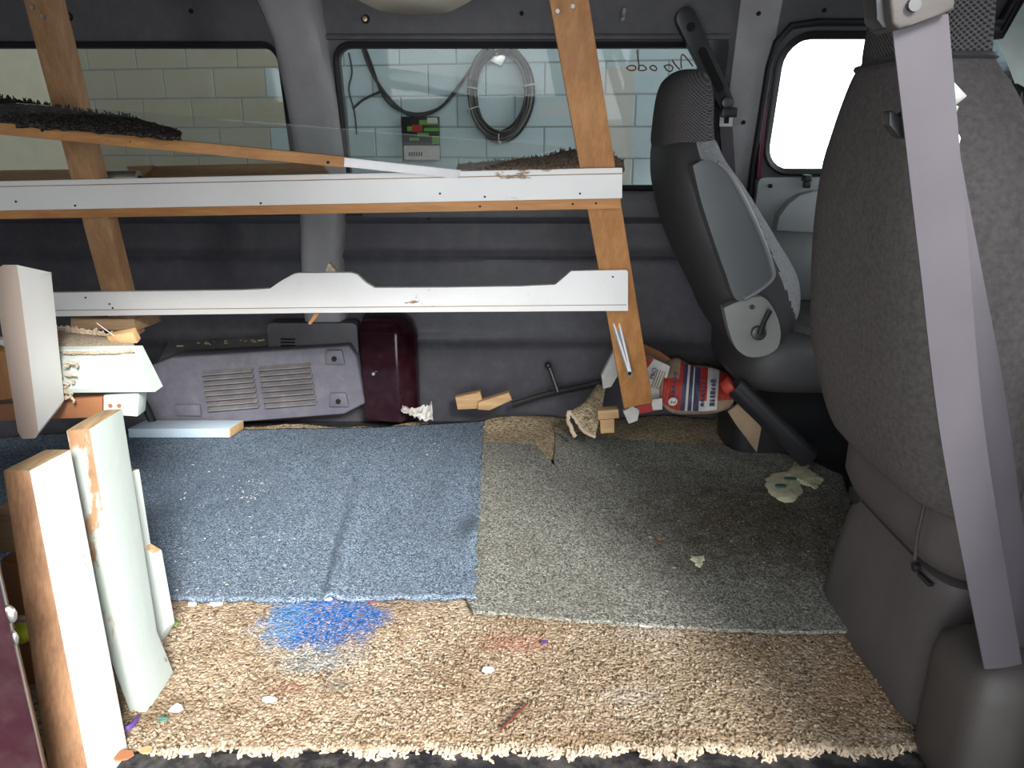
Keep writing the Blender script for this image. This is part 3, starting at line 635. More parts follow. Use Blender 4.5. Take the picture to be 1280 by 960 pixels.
# ------------------------------------------------------------------ seats
def seat_loft(rings, yc, e=3.2, n=36):
    q = MB(); q.loft([sring((a + b) / 2, yc, z, (b - a) / 2, hy, e, n) for z, a, b, hy in rings]); return q
def dense(rows, k=4):
    P = [Vector(r) if len(r) == 3 else None for r in rows]; out = []
    for i in range(len(rows) - 1):
        for s_ in range(k):
            t = s_ / k; o = []
            for c in range(4):
                p0, p1, p2, p3 = rows[max(i - 1, 0)][c], rows[i][c], rows[i + 1][c], rows[min(i + 2, len(rows) - 1)][c]
                o.append(0.5 * (2 * p1 + (p2 - p0) * t + (2 * p0 - 5 * p1 + 4 * p2 - p3) * t * t + (3 * p1 - p0 - 3 * p2 + p3) * t ** 3))
            out.append(tuple(o))
    out.append(tuple(rows[-1])); return out
def rcushion(x0, x1, y0, y1, z0, z1, r, e=5, n=40):
    q = MB(); rings = []; cx, cy, hx, hy = (x0 + x1) / 2, (y0 + y1) / 2, (x1 - x0) / 2, (y1 - y0) / 2
    for t, d in ((z0, r), (z0 + r * .3, r * .3), (z0 + r, 0), (z1 - r, 0), (z1 - r * .3, r * .3), (z1, r)): rings.append(sring(cx, cy, t, hx - d, hy - d, e, n))
    rings.insert(0, sring(cx, cy, z0, hx * .3, hy * .3, e, n)); rings.append(sring(cx, cy, z1 + 0.004, hx * .3, hy * .3, e, n)); q.loft(rings); return q
# passenger seat
PY = 1.335
ps = thing('passenger_seat', 'large grey front passenger seat seen from behind at the right', 'seat', (0.95, PY, -0.016))
PB = [(0.40, 0.70, 0.83, 0.21), (0.42, 0.668, 0.84, 0.240), (0.50, 0.633, 0.84, 0.252), (0.62, 0.598, 0.82, 0.254), (0.80, 0.578, 0.82, 0.254), (0.93, 0.576, 0.79, 0.240), (1.00, 0.582, 0.765, 0.215), (1.06, 0.588, 0.74, 0.182), (1.10, 0.595, 0.715, 0.155), (1.125, 0.605, 0.71, 0.130)]
q = seat_loft(dense(PB), PY, 3.6, 44)
# velour field towards the door side of the back
part('backrest', q, M['seat_velour'], ps, smooth=True, angle=60)
PH = [(1.085, 0.615, 0.705, 0.140), (1.11, 0.604, 0.710, 0.148), (1.15, 0.600, 0.710, 0.142), (1.22, 0.602, 0.708, 0.130), (1.28, 0.608, 0.702, 0.118), (1.325, 0.625, 0.69, 0.092), (1.34, 0.645, 0.67, 0.05)]
part('headrest', seat_loft(dense(PH), PY, 3.2, 44), M['knit'], ps, smooth=True, angle=60, label='knit fabric headrest')
q = MB(); q.tube(sring(0.655, PY, 1.108, 0.059, 0.153, 3.4, 44), 0.005, 6, closed=True); part('piping', q, M['seat_side'], ps, smooth=True)
q = rcushion(0.70, 1.25, 1.08, 1.575, 0.275, 0.455, 0.05); part('seat_cushion', q, M['seat_plastic'], ps, smooth=True, angle=60)
q = MB(); q.tube([Vector((0.697, 1.17, 0.30)), Vector((0.694, 1.17, 0.35)), Vector((0.697, 1.17, 0.42)), Vector((0.72, 1.17, 0.452))], 0.003, 6); part('seam', q, M['boxplastic'], ps, smooth=True)
q = MB(); rings = [sring(0.98, 1.33, z, hx + 0.008, hy + 0.012, 8, 44) for z, hx, hy in ((-0.016, 0.27, 0.225), (0.02, 0.268, 0.222), (0.12, 0.26, 0.212), (0.22, 0.245, 0.20), (0.262, 0.235, 0.19), (0.275, 0.20, 0.16))]; q.loft(rings); part('pedestal', q, M['seat_plastic'], ps, smooth=True, angle=50)
q = MB(); hp = [at(x, y, 1.14) for x, y in ((1160, 492), (1200, 488), (1214, 640), (1196, 640), (1172, 605), (1160, 580))]; q.prism(hp, (0.05, 0.02, 0)); part('hinge_cover', q, M['seat_plastic'], ps, bevel=0.008)
q = MB(); c = at(1160, 720, 1.18); q.tube([c + Vector((0, 0.03, 0)), c + Vector((-0.012, 0.03, 0.0))], 0.009, 10); q.box(c + Vector((0.012, 0.01, -0.012)), (0.03, 0.04, 0.008)); part('slide_lever', q, M['black'], ps, bevel=0.003)
q = MB(); c = at(1070, 622, 1.5); q.box(c + Vector((0.02, 0, 0)), (0.05, 0.06, 0.03)); part('slide_rail', q, M['black'], ps, bevel=0.006)
# driver seat
DY = 2.33
ds = thing('driver_seat', 'dark grey driver seat with folded armrest by the far wall', 'seat', (0.85, DY, -0.016))
DB = [(0.390, 0.690, 0.750, 0.200), (0.410, 0.650, 0.780, 0.230), (0.470, 0.605, 0.815, 0.245), (0.530, 0.575, 0.835, 0.250), (0.618, 0.525, 0.820, 0.250), (0.728, 0.470, 0.745, 0.250), (0.853, 0.430, 0.655, 0.235), (0.930, 0.418, 0.595, 0.200), (0.980, 0.420, 0.570, 0.165), (0.995, 0.440, 0.560, 0.120)]
q = seat_loft(dense(DB, 12), DY, 3.4, 120); o = part('backrest', q, [M['seat_side'], M['seat_fabric']], ds, smooth=True, angle=60)
for p in o.data.polygons:
    z = p.center.z - 0.016; x = p.center.x + 0.85 - 0.030
    # front velour: ahead of the side panel seam
    xs = 0.60 + (0.853 - z) * 0.62 if z < 0.93 else 0.52
    if z > 0.93: xs = 0.455 + (0.99 - z) * 0.5
    elif z > 0.80: xs = 0.49 + (0.93 - z) * 1.0
    else: xs = 0.62 + (0.80 - z) * 0.50
    if x > xs: p.material_index = 1
DH = [(0.955, 0.430, 0.560, 0.140), (0.976, 0.413, 0.567, 0.165), (1.030, 0.413, 0.562, 0.155), (1.095, 0.418, 0.558, 0.145), (1.140, 0.430, 0.548, 0.125), (1.165, 0.455, 0.535, 0.090), (1.172, 0.475, 0.520, 0.040)]
part('headrest', seat_loft(dense(DH), DY, 3.0, 44), M['knit'], ds, smooth=True, angle=60, label='knit fabric headrest')
q = rcushion(0.66, 1.20, 2.08, 2.58, 0.28, 0.455, 0.05); part('seat_cushion', q, M['seat_side'], ds, smooth=True, angle=60)
q = rcushion(0.80, 1.19, 2.12, 2.54, 0.44, 0.475, 0.012); part('cushion_top', q, M['knit'], ds, smooth=True, angle=60)
q = MB(); q.loft([sring(0.94, 2.44, z, hx, hy, 6, 32) for z, hx, hy in ((-0.016, 0.22, 0.13), (0.1, 0.22, 0.13), (0.29, 0.21, 0.12))]); part('pedestal', q, M['black'], ds, smooth=True, angle=50)
# folded armrest
def yplane(pts, Y): return [at(x, y, Y) for x, y in pts]
AR = spline([(866, 207, 0), (880, 200, 0), (895, 204, 0), (910, 218, 0), (930, 252, 0), (950, 295, 0), (963, 328, 0), (966, 348, 0), (952, 362, 0), (930, 376, 0), (918, 372, 0), (908, 345, 0), (892, 300, 0), (876, 250, 0), (866, 207, 0)], 3)[:-1]
q = MB(); q.prism(yplane([(p.x, p.y) for p in AR], 2.035), (0, 0.055, 0)); ar = part('armrest', q, M['armrest'], ds, bevel=0.014, seg=3)
q = MB(); edge = [(897, 203), (912, 217), (932, 252), (952, 296), (964, 330), (966, 347), (950, 362), (930, 374)]; q.tube(spline([at(x, y, 2.036) for x, y in edge], 4), 0.0065, 8); part('trim_piping', q, M['piping'], ar, smooth=True)
RC = spline([(905, 385, 0), (925, 376, 0), (945, 371, 0), (958, 374, 0), (970, 392, 0), (976, 415, 0), (972, 435, 0), (955, 445, 0), (935, 446, 0), (920, 435, 0), (911, 412, 0), (905, 385, 0)], 3)[:-1]
q = MB(); q.prism(yplane([(p.x, p.y) for p in RC], 2.05), (0, 0.04, 0)); rc = part('recliner_cover', q, M['recl'], ds, bevel=0.010, seg=3)
q = MB(); c = at(948, 416, 2.04); q.disc(c, (0, 1, 0), 0.020, 0.02, 20); part('pivot', q, M['darkmetal'], rc, bevel=0.004)
q = MB(); q.tube([c + Vector((0, -0.014, 0)), at(955, 402, 2.02), at(962, 388, 2.015)], [0.009, 0.007, 0.008], 10); part('recline_lever', q, M['black'], rc, smooth=True)
q = MB(); c2 = at(940, 384, 2.046); q.disc(c2, (0, 1, 0), 0.006, 0.008, 12); part('screw', q, M['darkmetal'], rc)

# passenger belt: guide, two runs of webbing, tongue, pillar base cover
pb = thing('seat_belt', 'mauve seat belt hanging in front of the passenger seat', 'seat belt', at(1252, 835, 0.91))
def ribbon(path, w, side, t=0.0022):
    q = MB(); P = spline(path, 8); n = len(P)
    sv = Vector(side).normalized()
    def f(u, v):
        i = min(int(round(v * (n - 1))), n - 1); return P[i] + sv * w * (u - 0.5) + Vector((0, -0.003 * math.cos((u - .5) * math.pi), 0))
    q.slab(f, 6, n - 1, Vector((0, t, 0))); return q
bt, bb = at(1150, 22, 0.80), at(1254, 833, 0.925)
q = ribbon([bt, at(1163, 150, 0.815), at(1180, 320, 0.84), at(1206, 560, 0.875), bb], 0.0545, (1, 0.05, 0.13)); part('webbing', q, M['belt'], pb, smooth=True)
q = ribbon([at(1158, 30, 0.835), at(1172, 170, 0.85), at(1203, 330, 0.88), at(1237, 500, 0.92), at(1266, 700, 0.97), at(1280, 840, 1.0)], 0.047, (1, 0.25, 0.18)); part('webbing', q, M['belt'], pb, smooth=True, label='return run of belt behind')
c = at(1152, 6, 0.80); q = MB(); q.prism([at(x, y, 0.785) for x, y in ((1116, 30), (1112, -6), (1128, -40), (1185, -40), (1196, -8), (1193, 12), (1170, 22), (1140, 33), (1124, 37))], (0, 0.05, 0)); g = part('belt_guide', q, M['boxplastic'], pb, bevel=0.007, seg=3)
q = MB(); q.disc(at(1142, 6, 0.782), (0, 1, 0), 0.006, 0.006, 12); part('screw', q, M['darkmetal'], g)
q = MB(); q.prism([at(x, y, 0.80) for x, y in ((1096, 24), (1094, -6), (1112, -30), (1122, -30), (1118, 34), (1104, 36))], (0, 0.03, 0)); part('guide_collar', q, M['black'], pb, bevel=0.006)
q = MB(); q.prism([at(x, y, 0.832) for x, y in ((1176, 100), (1187, 95), (1210, 120), (1190, 136), (1178, 128))], (0, 0.012, 0)); q.prism([at(x, y, 0.832) for x, y in ((1180, 130), (1200, 132), (1196, 142), (1182, 146))], (0, 0.006, 0)); part('belt_tongue', q, M['metal'], pb, bevel=0.002, label='metal belt tongue')
q = MB(); q.prism([at(x, y, 0.835) for x, y in ((1112, 140), (1118, 138), (1124, 146), (1136, 138), (1142, 160), (1136, 174), (1126, 172), (1112, 156))], (0, 0.018, 0)); part('tongue_cover', q, M['black'], pb, bevel=0.004)
q = MB(); q.prism([at(x, y, 0.845) for x, y in ((1188, 155), (1194, 156), (1202, 172), (1200, 182), (1190, 186))], (0, 0.008, 0)); part('belt_stop', q, M['whiteplastic'], pb, bevel=0.003, label='white plastic clip')
q = MB(); x0_, x1_ = at(1188, 880, 0.95).x, 0.98; rings = []
for z, d in ((-0.016, 0.02), (0.0, 0.008), (0.03, 0), (0.20, 0), (0.235, 0.006), (0.255, 0.03)): rings.append(sring((x0_ + x1_) / 2 + 0.02 + 0.0, 1.0, z, (x1_ - x0_) / 2 - d, 0.085 - d, 5, 36))
q.loft(rings); solo('belt_retractor_cover', q, M['boxplastic'], 'rounded mauve grey plastic cover at the foot of the belt', 'cover', smooth=True, angle=50)

# ------------------------------------------------------------------ floor coverings
def rough_edge(a, seed): 
    return 0.006 * math.sin(a * 37 + seed) + 0.004 * math.sin(a * 91 + seed * 2.3) + 0.003 * math.sin(a * 211 + seed)
cr0, cr1 = atz(1060, 790), atz(1166, 937)
def carp(u, v):
    y = 1.06 + v * 0.935; xr = cr1.x + (cr0.x - cr1.x) * min((y - cr1.y) / (cr0.y - cr1.y), 1.25) if True else 0
    x0 = -1.35; x = x0 + (xr - x0) * u
    h = 0.004 * math.sin(x * 9 + y * 4) + 0.003 * math.sin(x * 23 - y * 17) + random.uniform(-0.0022, 0.0022)
    if v == 0: y += rough_edge(x, 1) ; h -= 0.003
    if u == 1: x += rough_edge(y * 3, 4)
    return Vector((x, y, -0.003 + h * 0.6))
bc = thing('berber_carpet', 'beige berber carpet with a blue paint stain and frayed front edge', 'carpet', (-0.3, 1.4, -0.016))
q = MB(); q.slab(carp, 230, 110, 0.010); part('pile', q, M['berber'], bc, smooth=True, angle=180)
q = MB()
for i in range(300):
    x = random.uniform(-0.62, cr1.x - 0.005) if i % 3 else random.choice((-0.22, -0.02, 0.06, 0.17, 0.25, 0.33, 0.4, 0.5)) + random.gauss(0, 0.02); y = 1.060 + rough_edge(x, 1) - 0.002; L = random.choice((0.004, 0.005, 0.005, 0.006, 0.007, 0.008, 0.010)) * (1.0 if x > -0.2 else 0.7) * (1 if i % 3 else random.choice((1, 1.5, 2.6)))
    pts = [Vector((x, y + 0.008, -0.002))]; dx = random.uniform(-1.3, 1.3)
    for k in range(1, 6): pts.append(Vector((x + dx * L * k / 5 + random.uniform(-.004, .004), y - L * k / 5 * (1 if L < 0.014 else abs(math.sin(k * .7))), -0.003 - 0.002 * k + random.uniform(-0.001, 0.003))))
    q.tube(pts, [0.0022, 0.0026, 0.0022, 0.0027, 0.0024, 0.0018], 5)
yarn = plain('pale_yarn', (0.48, 0.385, 0.285), 0.95, var=0.2, vs_=60)
part('fringe', q, yarn, bc, kind='stuff', smooth=True)
q = MB()
for i in range(4200):                                   # loops of the pile standing proud
    v = random.random() ** 1.3; p = carp(random.uniform(0.30, 0.995), v * 0.42); r0 = random.uniform(0.0022, 0.0042)
    c = p + Vector((0, 0, 0.001)); a = random.uniform(0, 3.14)
    t = Vector((math.cos(a), math.sin(a), 0)) * r0 * 1.5; s_ = Vector((-math.sin(a), math.cos(a), 0)) * r0
    q.add([c - t, c + s_, c + t, c - s_, c + Vector((0, 0, r0 * 1.4))], [(0, 1, 4), (1, 2, 4), (2, 3, 4), (3, 0, 4)])
part('loops', q, M['berber'], bc, kind='stuff', smooth=True, angle=180)
# brown-beige remnant along the far side
def backc(u, v):
    x0, x1 = -1.35, atz(945, 560).x; x = x0 + (x1 - x0) * u; y0 = 2.30; yb = 2.645 - 0.05 * math.tanh((0.0 - x) * 4) - 0.02
    if x < -0.30: yb = 2.585 + 0.03 * max(0, (x + 0.45) / 0.15) if x > -0.45 else 2.585
    y = y0 + (yb - y0) * v; bump = 0.035 * math.exp(-((x + 0.05) / 0.14) ** 2 - ((y - 2.60) / 0.06) ** 2) + 0.012 * math.sin(x * 14) * v
    if v == 1: y += rough_edge(x, 3)
    return Vector((x, y, 0.000 + max(bump, 0) + random.uniform(-.001, .001)))
q = MB(); q.slab(backc, 150, 24, 0.010); solo('carpet_remnant', q, M['backberber'], 'brown beige carpet strip along the far wall behind the mats', 'carpet', smooth=True, angle=180)
# blue mat
b_bl, b_br, b_tr, b_tl = atz(-60, 750, 0.012), atz(593, 750, 0.012), atz(604, 530, 0.012), atz(-90, 552, 0.012)
ridA, ridB = atz(408, 748), atz(452, 590)
def blue(u, v):
    a = b_bl.lerp(b_br, u); b = b_tl.lerp(b_tr, u); p = a.lerp(b, v); x, y = p.x, p.y
    d = (ridB - ridA); t = ((x - ridA.x) * d.x + (y - ridA.y) * d.y) / d.length_squared; off = ((x - ridA.x) * d.y - (y - ridA.y) * d.x) / d.length
    h = 0.013 * math.exp(-((off - 0.012) / 0.020) ** 2) * max(0, 1 - max(t - 0.15, 0) * 0.9) * (1 if t > -0.3 else 0)
    h -= 0.006 * math.exp(-((off + 0.012) / 0.012) ** 2) * max(0, 1 - max(t, 0))
    h += 0.030 * math.exp(-((x - b_br.x) / 0.05) ** 2 - ((y - 1.74) / 0.09) ** 2)
    h += 0.008 * math.exp(-((x + 0.18) / 0.05) ** 2 - ((y - 2.0) / 0.25) ** 2)
    h += 0.010 * max(0, math.sin(x * 4.2 + 1.0)) * v + 0.003 * math.sin(x * 8 + y * 6)
    if v in (0, 1): y += rough_edge(x, 5) * 0.5
    if u in (0, 1): x += rough_edge(y * 2, 6) * 0.6
    return Vector((x, y, 0.017 + max(h, -0.004)))
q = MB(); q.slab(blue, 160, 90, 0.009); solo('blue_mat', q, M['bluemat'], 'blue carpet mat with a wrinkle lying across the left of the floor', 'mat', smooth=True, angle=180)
# green mat with a cut
def gz(px, py): return atz(px, py, 0.008)
GO = [(591, 766), (640, 768), (700, 774), (770, 779), (840, 784), (920, 788), (1000, 791), (1058, 790), (1066, 784), (1068, 745), (1064, 700), (1066, 640), (1052, 595), (1004, 573), (938, 562), (860, 557), (780, 550), (740, 546), (694, 543), (693, 584), (682, 572), (670, 557), (640, 554), (570, 552), (560, 700)]
def edgy(pts, n=5, amp=0.0025):
    out = []
    for i in range(len(pts)):
        a, b = pts[i], pts[(i + 1) % len(pts)]
        for k in range(n): out.append(a.lerp(b, k / n) + (Vector((random.uniform(-amp, amp), random.uniform(-amp, amp), 0)) if k else Vector()))
    return out
gp = edgy([gz(*p) for p in GO]); gp = [Vector((p.x, p.y, 0.012)) for p in gp]
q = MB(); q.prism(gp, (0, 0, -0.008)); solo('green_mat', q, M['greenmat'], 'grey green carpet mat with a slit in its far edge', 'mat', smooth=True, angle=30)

# ------------------------------------------------------------------ wall-side covers
hc = thing('vented_cover', 'lavender grey louvred plastic cover standing low against the far wall', 'cover', (-0.85, 2.48, 0))
YL, YR = 2.52, 2.57
def cy(x): return YL + (YR - YL) * (x + 1.2) / 0.75
def hcpt(px, py, off=0.0):
    Y = 2.54
    for _ in range(6): p = at(px, py, Y); Y = cy(p.x) - off
    return at(px, py, Y)
out = [hcpt(x, y) for x, y in ((180, 470), (186, 458), (215, 447), (320, 440), (420, 433), (436, 431), (446, 446), (452, 480), (456, 505), (430, 518), (300, 528), (200, 530), (175, 515))]
q = MB(); q.prism(out, (0.0, 0.085, 0)); part('cover_body', q, M['cover'], hc, bevel=0.014, seg=3)
tp = [hcpt(188, 452), hcpt(330, 440), hcpt(434, 432)]; q = MB(); a = [p + Vector((0, 0.05, -0.02)) for p in tp]; bk = [Vector((p.x, 2.67, p.z + 0.03)) for p in tp]
q.sheet(lambda u, v: (a[0].lerp(a[2], u)).lerp(bk[0].lerp(bk[2], u), v), 8, 4); part('top_ledge', q, M['coverslat'], hc)
for (xa, xb, ya, yb, xc, yc2) in ((253, 316, 463, 458, 262, 514), (324, 388, 457, 452, 333, 510)):
    for k in range(8):
        f = (k + 0.5) / 8; xs = xa + (xc - xa) * f; wl = xb - xa; y0 = ya + (yc2 - ya) * f
        A_, B_ = hcpt(xs, y0), hcpt(xs + wl, y0 - 5); dz = 0.0085
        q = MB(); q.prism([A_ + Vector((0, -0.001, dz)), A_ + Vector((0, -0.020, -dz * .35)), A_ + Vector((0, -0.018, -dz * .75)), A_ + Vector((0, 0.003, -dz * .9))], B_ - A_); part('slat', q, M['coverslat'], hc, bevel=0.002, seg=1)
for (x, y) in ((419, 447), (424, 500)):
    c = hcpt(x, y); q = MB(); q.prism([c + Vector((dx, 0, dz)) for dx, dz in ((-0.035, -0.022), (0.035, -0.022), (0.028, 0.03), (-0.028, 0.03))], (0, -0.014, 0)); bo = part('screw_boss', q, M['cover'], hc, bevel=0.006)
    q = MB(); q.disc(c + Vector((0, -0.016, 0)), (0, 1, 0), 0.009, 0.006, 14); part('screw', q, M['hole'], bo)
q = MB(); c = hcpt(236, 512); q.prism([c + Vector((dx, 0, dz)) for dx, dz in ((-0.045, -0.02), (0.045, -0.02), (0.045, 0.022), (-0.045, 0.022))], (0, -0.012, 0)); part('screw_boss', q, M['cover'], hc, bevel=0.005)
q = MB(); rings = []
cx = at(484, 450, 2.55).x; hw = (at(518, 450, 2.55).x - at(450, 450, 2.55).x) / 2; zt = at(484, 399, 2.55).z
P = rrect(cx - hw, cx + hw, 0.0, zt, (0.01, 0.01, 0.075, 0.03), 8)
xc_ = at(496, 450, 2.54).x
for z, f_ in ((0.03, 0.0), (0.20, 0.0), (zt - 0.07, 0.0), (zt - 0.03, 0.016), (zt - 0.008, 0.04), (zt, 0.075)):
    rr_ = 0.022; fr_y = 2.575 + f_ * 0.9; xL, xR = cx - hw + f_ * 0.15, cx + hw - f_
    xx_ = min(xc_, xR - 0.03); cr_y = 2.545 + f_ * 0.9
    rings.append([Vector((xL, 2.67, z)), Vector((xL, fr_y, z)), Vector((xx_ - 0.010, cr_y + 0.003, z)), Vector((xx_, cr_y, z)), Vector((xx_ + 0.008, cr_y + 0.006, z)), Vector((xR - 0.006, fr_y + 0.022, z)), Vector((xR, fr_y + 0.032, z)), Vector((xR, 2.67, z))])
q.loft(rings)
mh = thing('maroon_housing', 'dusty maroon rounded metal housing right of the louvred cover', 'housing', (cx, 2.6, 0))
part('housing', q, M['maroon'], mh, smooth=True, angle=70)
q = MB(); q.disc(at(467, 467, 2.557), (0, 1, 0), 0.006, 0.01, 10); part('screw', q, M['metal'], mh)
ob = thing('outlet_box', 'small grey box with slots on the wall above the louvred cover', 'box', (-0.72, 2.63, 0.3))
a, b = at(333, 404, 2.6), at(448, 440, 2.6); q = MB(); q.prism([Vector((x, 2.60, z)) for x, z in rrect(a.x, b.x, b.z - 0.04, a.z, 0.02)], (0, 0.07, 0)); part('box_body', q, M['panel'], ob, bevel=0.008)
for k in range(3): q = MB(); c = at(360, 424 + 4 * k, 2.598); q.box(c, (0.05, 0.006, 0.005)); part('slot', q, M['hole'], ob)
q = MB(); q.tube([Vector((-1.55 + 0.31 * math.cos(R(a)), 2.49, -0.0 + 0.31 * math.sin(R(a)))) for a in range(0, 181, 10)], 0.014, 8); solo('wheel_arch_trim', q, M['black'], 'dark curved wheel arch edging behind the mint mouldings', 'trim', smooth=True)
q = MB(); 
for a0 in (0,):
    rings = [[Vector((-1.55 + 0.30 * math.cos(R(a)), y, -0.016 + 0.30 * math.sin(R(a)))) for a in range(0, 181, 10)] for y in (2.67, 2.50)]
    q.loft(rings, caps=False); q.add(rings[1], [tuple(range(19))])
solo('wheel_arch', q, M['panel_low'], 'grey wheel arch hump at far left behind stacked boards', 'wheel arch', smooth=True, angle=50)
# debris on the cover's ledge
q = MB()
for i in range(60):
    x = random.uniform(405, 440) if i < 35 else random.uniform(210, 430); p = hcpt(x, 436 - (x - 320) * 0.07) + Vector((0, random.uniform(0.05, 0.10), 0.012)); s_ = random.uniform(0.003, 0.008)
    q.box(p, (s_ * random.uniform(.8, 3), s_, s_ * .5), rot=Matrix.Rotation(random.uniform(0, 3), 3, 'Z'))
q_ = solo('crumbs', q, M['chip'], 'pale wood crumbs scattered on top of the louvred cover', 'debris', kind='stuff')

# ------------------------------------------------------------------ wooden shelf frame
def upright(pxt, pyt, Yt, pxb, pyb, Yb, w, label, wd=(1, 0, 0)):
    p0, p1 = at(pxt, pyt, Yt), at(pxb, pyb, Yb)
    r = thing('leaning_upright', label, 'board', p1, 'pine uprights of the shelf')
    part('board', board_mb(p0, p1, wd, w, 0.038), M['pine'] if wd[1] == 0 else M['pine_old'], r, bevel=0.003)
    return r, p0, p1
ur, up0, up1 = upright(708, -16, 1.97, 797, 503, 2.23, 0.089, 'right pine upright leaning in front of the cable coil window')
for x, y in ((697, 14), (716, 8)): dot('screw', at(x, y, 1.952), M['metal'], ur, 0.005)
for x, y in ((784, 492), (803, 493), (793, 493)): dot('nail_hole', at(x, y, 2.207), M['hole'], ur, 0.004)
ul, ul0, ul1 = upright(54, -6, 1.95, 161, 415, 2.17, 0.080, 'left pine upright leaning in front of the left window', (1, -0.2, 0))
for x, y in ((40, 9), (62, 5), (53, 21)): dot('screw', at(x, y, 1.935), M['metal'], ul, 0.005)
# white bracket on the right upright
wb = thing('shelf_bracket', 'white tapered metal bracket screwed to the right upright bottom', 'bracket', at(788, 470, 2.18))
q = MB(); A = [at(x, y, 2.165) for x, y in ((760, 396), (774, 392), (790, 465), (789, 471), (785, 470))]; q.prism(A, (0, -0.012, 0)); part('plate', q, M['recl'], wb, bevel=0.002)
for a_, b_ in (((765, 398), (786, 464)), ((772, 396), (788, 464))):
    q = MB(); q.tube([at(*a_, 2.15), at(*b_, 2.15)], 0.003, 6); part('rib', q, M['whiteplastic'], wb, smooth=True)
for x, y in ((787, 467), (772, 394)): dot('screw', at(x, y, 2.151), M['hole'], wb, 0.005)
# top rail: white face board with routed line over an orange batten
tr_ = thing('top_rail', 'long white painted shelf front with orange batten beneath, upper of two', 'board', at(380, 262, 2.02))
YT = 2.03
P = [at(x, y, YT) for x, y in ((-120, 229), (778, 209.5), (778, 248), (-120, 266))]
q = MB(); q.prism(P, (0, 0.018, 0)); part('face_board', q, M['white_x'], tr_, bevel=0.003)
q = MB(); q.tube([at(-120, 236, YT - 0.0005), at(778, 217, YT - 0.0005)], 0.0012, 5); part('groove', q, M['tan'], tr_)
q = MB(); P = [at(x, y, YT + 0.012) for x, y in ((-120, 262), (776, 246), (776, 261), (-120, 276))]; q.prism(P, (0, 0.026, 0)); part('batten', q, M['pine_x'], tr_, bevel=0.002, label='orange pine batten')
q = MB(); P0 = [at(x, y, YT) + Vector((0, 0.105, 0)) for x, y in ((-120, 236), (772, 217))]
q.add([P0[0], P0[1], P0[1] + Vector((0, 0.27, -0.0)), P0[0] + Vector((0, 0.27, -0.0)), P0[0] + Vector((0, 0, -0.02)), P0[1] + Vector((0, 0, -0.02)), P0[1] + Vector((0, 0.27, -0.020)), P0[0] + Vector((0, 0.27, -0.020))], [(0, 1, 2, 3), (7, 6, 5, 4), (0, 4, 5, 1), (2, 6, 7, 3), (1, 5, 6, 2), (0, 3, 7, 4)]); part('shelf_board', q, M['tan'], tr_, label='raw wood shelf board')
for x, y in ((94, 257), (326, 254), (20, 252), (606, 246), (550, 242), (725, 242)): dot('nail_hole', at(x, y, YT - 0.0005), M['hole'], tr_, 0.0026)
for x, y in ((600, 258), (646, 260), (716, 255), (745, 254)): dot('nail_hole', at(x, y, YT + 0.0115), M['hole'], tr_, 0.0028)
# rear rail of the shelf and plank scraps lying on it
q = MB(); P = [at(x, y, 2.34) for x, y in ((-60, 214), (90, 212), (88, 226), (-60, 228))]; q.prism(P, (0, 0.02, 0)); solo('plank_scrap', q, M['tan'], 'short brown plank lying on the shelf behind left upright', 'board', bevel=0.002)
q = MB(); P = [at(x, y, 2.34) for x, y in ((190, 208), (400, 203), (412, 219), (180, 222))]; q.prism(P, (0, 0.02, 0)); solo('plank_scrap', q, M['tan'], 'long brown plank lying on the shelf between the two uprights', 'board', bevel=0.002)
q = MB(); P = [at(x, y, 2.30) for x, y in ((157, 208), (190, 207), (180, 222), (165, 222))]; q.prism(P, (0, 0.02, 0)); solo('wood_scrap', q, M['pale'], 'small pale wood scrap at left end of the long brown plank', 'wood scrap', bevel=0.002)
tb = thing('caulk_tube', 'silver tube with black cap lying on the shelf by left upright', 'tube', at(140, 226, 2.10))
q = MB(); q.tube([at(106, 224, 2.1), at(174, 223, 2.1)], 0.020, 18); part('tube_body', q, M['metal'], tb, smooth=True)
q = MB(); q.tube([at(98, 224, 2.1), at(106, 224, 2.1)], 0.0205, 18); part('cap', q, M['black'], tb, smooth=True); q = MB(); q.tube([at(174, 223, 2.1), at(184, 225, 2.1)], [0.008, 0.003], 10); part('nozzle', q, M['black'], tb, smooth=True)
# sloping stick with glass sheet and rags
st = thing('sloping_stick', 'thin orange pine strip sloping across the shelf under the clear sheet', 'strip', at(430, 205, 1.98))
s0, s1 = at(-120, 149, 1.80), at(432, 202.5, 1.98); part('strip', board_mb(s0, s1, (0, 0, 1), 0.026, 0.03), M['pine_x'], st, bevel=0.002)
for x, y in ((53, 163), (162, 177), (410, 203)):
    t = (x + 120) / 552; Y = 1.80 + 0.18 * t; dot('nail_hole', at(x, y, Y - 0.017), M['hole'], st, 0.0035)
s2, s3 = at(430, 202.5, 1.97), at(575, 218, 2.04); solo('white_strip', board_mb(s2, s3, (0, 0, 1), 0.022, 0.02), M['whiteplastic'], 'short white strip at the low end of the sloping pine strip', 'strip', bevel=0.002)
q = MB(); G = [at(-120, 141, 1.80), at(585, 212, 2.05), at(705, 183, 2.13), at(20, 128, 1.88)]
q.slab(lambda u, v: G[0].lerp(G[1], u).lerp(G[3].lerp(G[2], u), v), 6, 4, 0.003); solo('clear_sheet', q, M['sheet'], 'dusty clear acrylic sheet leaning on the sloping strip above shelf', 'sheet')
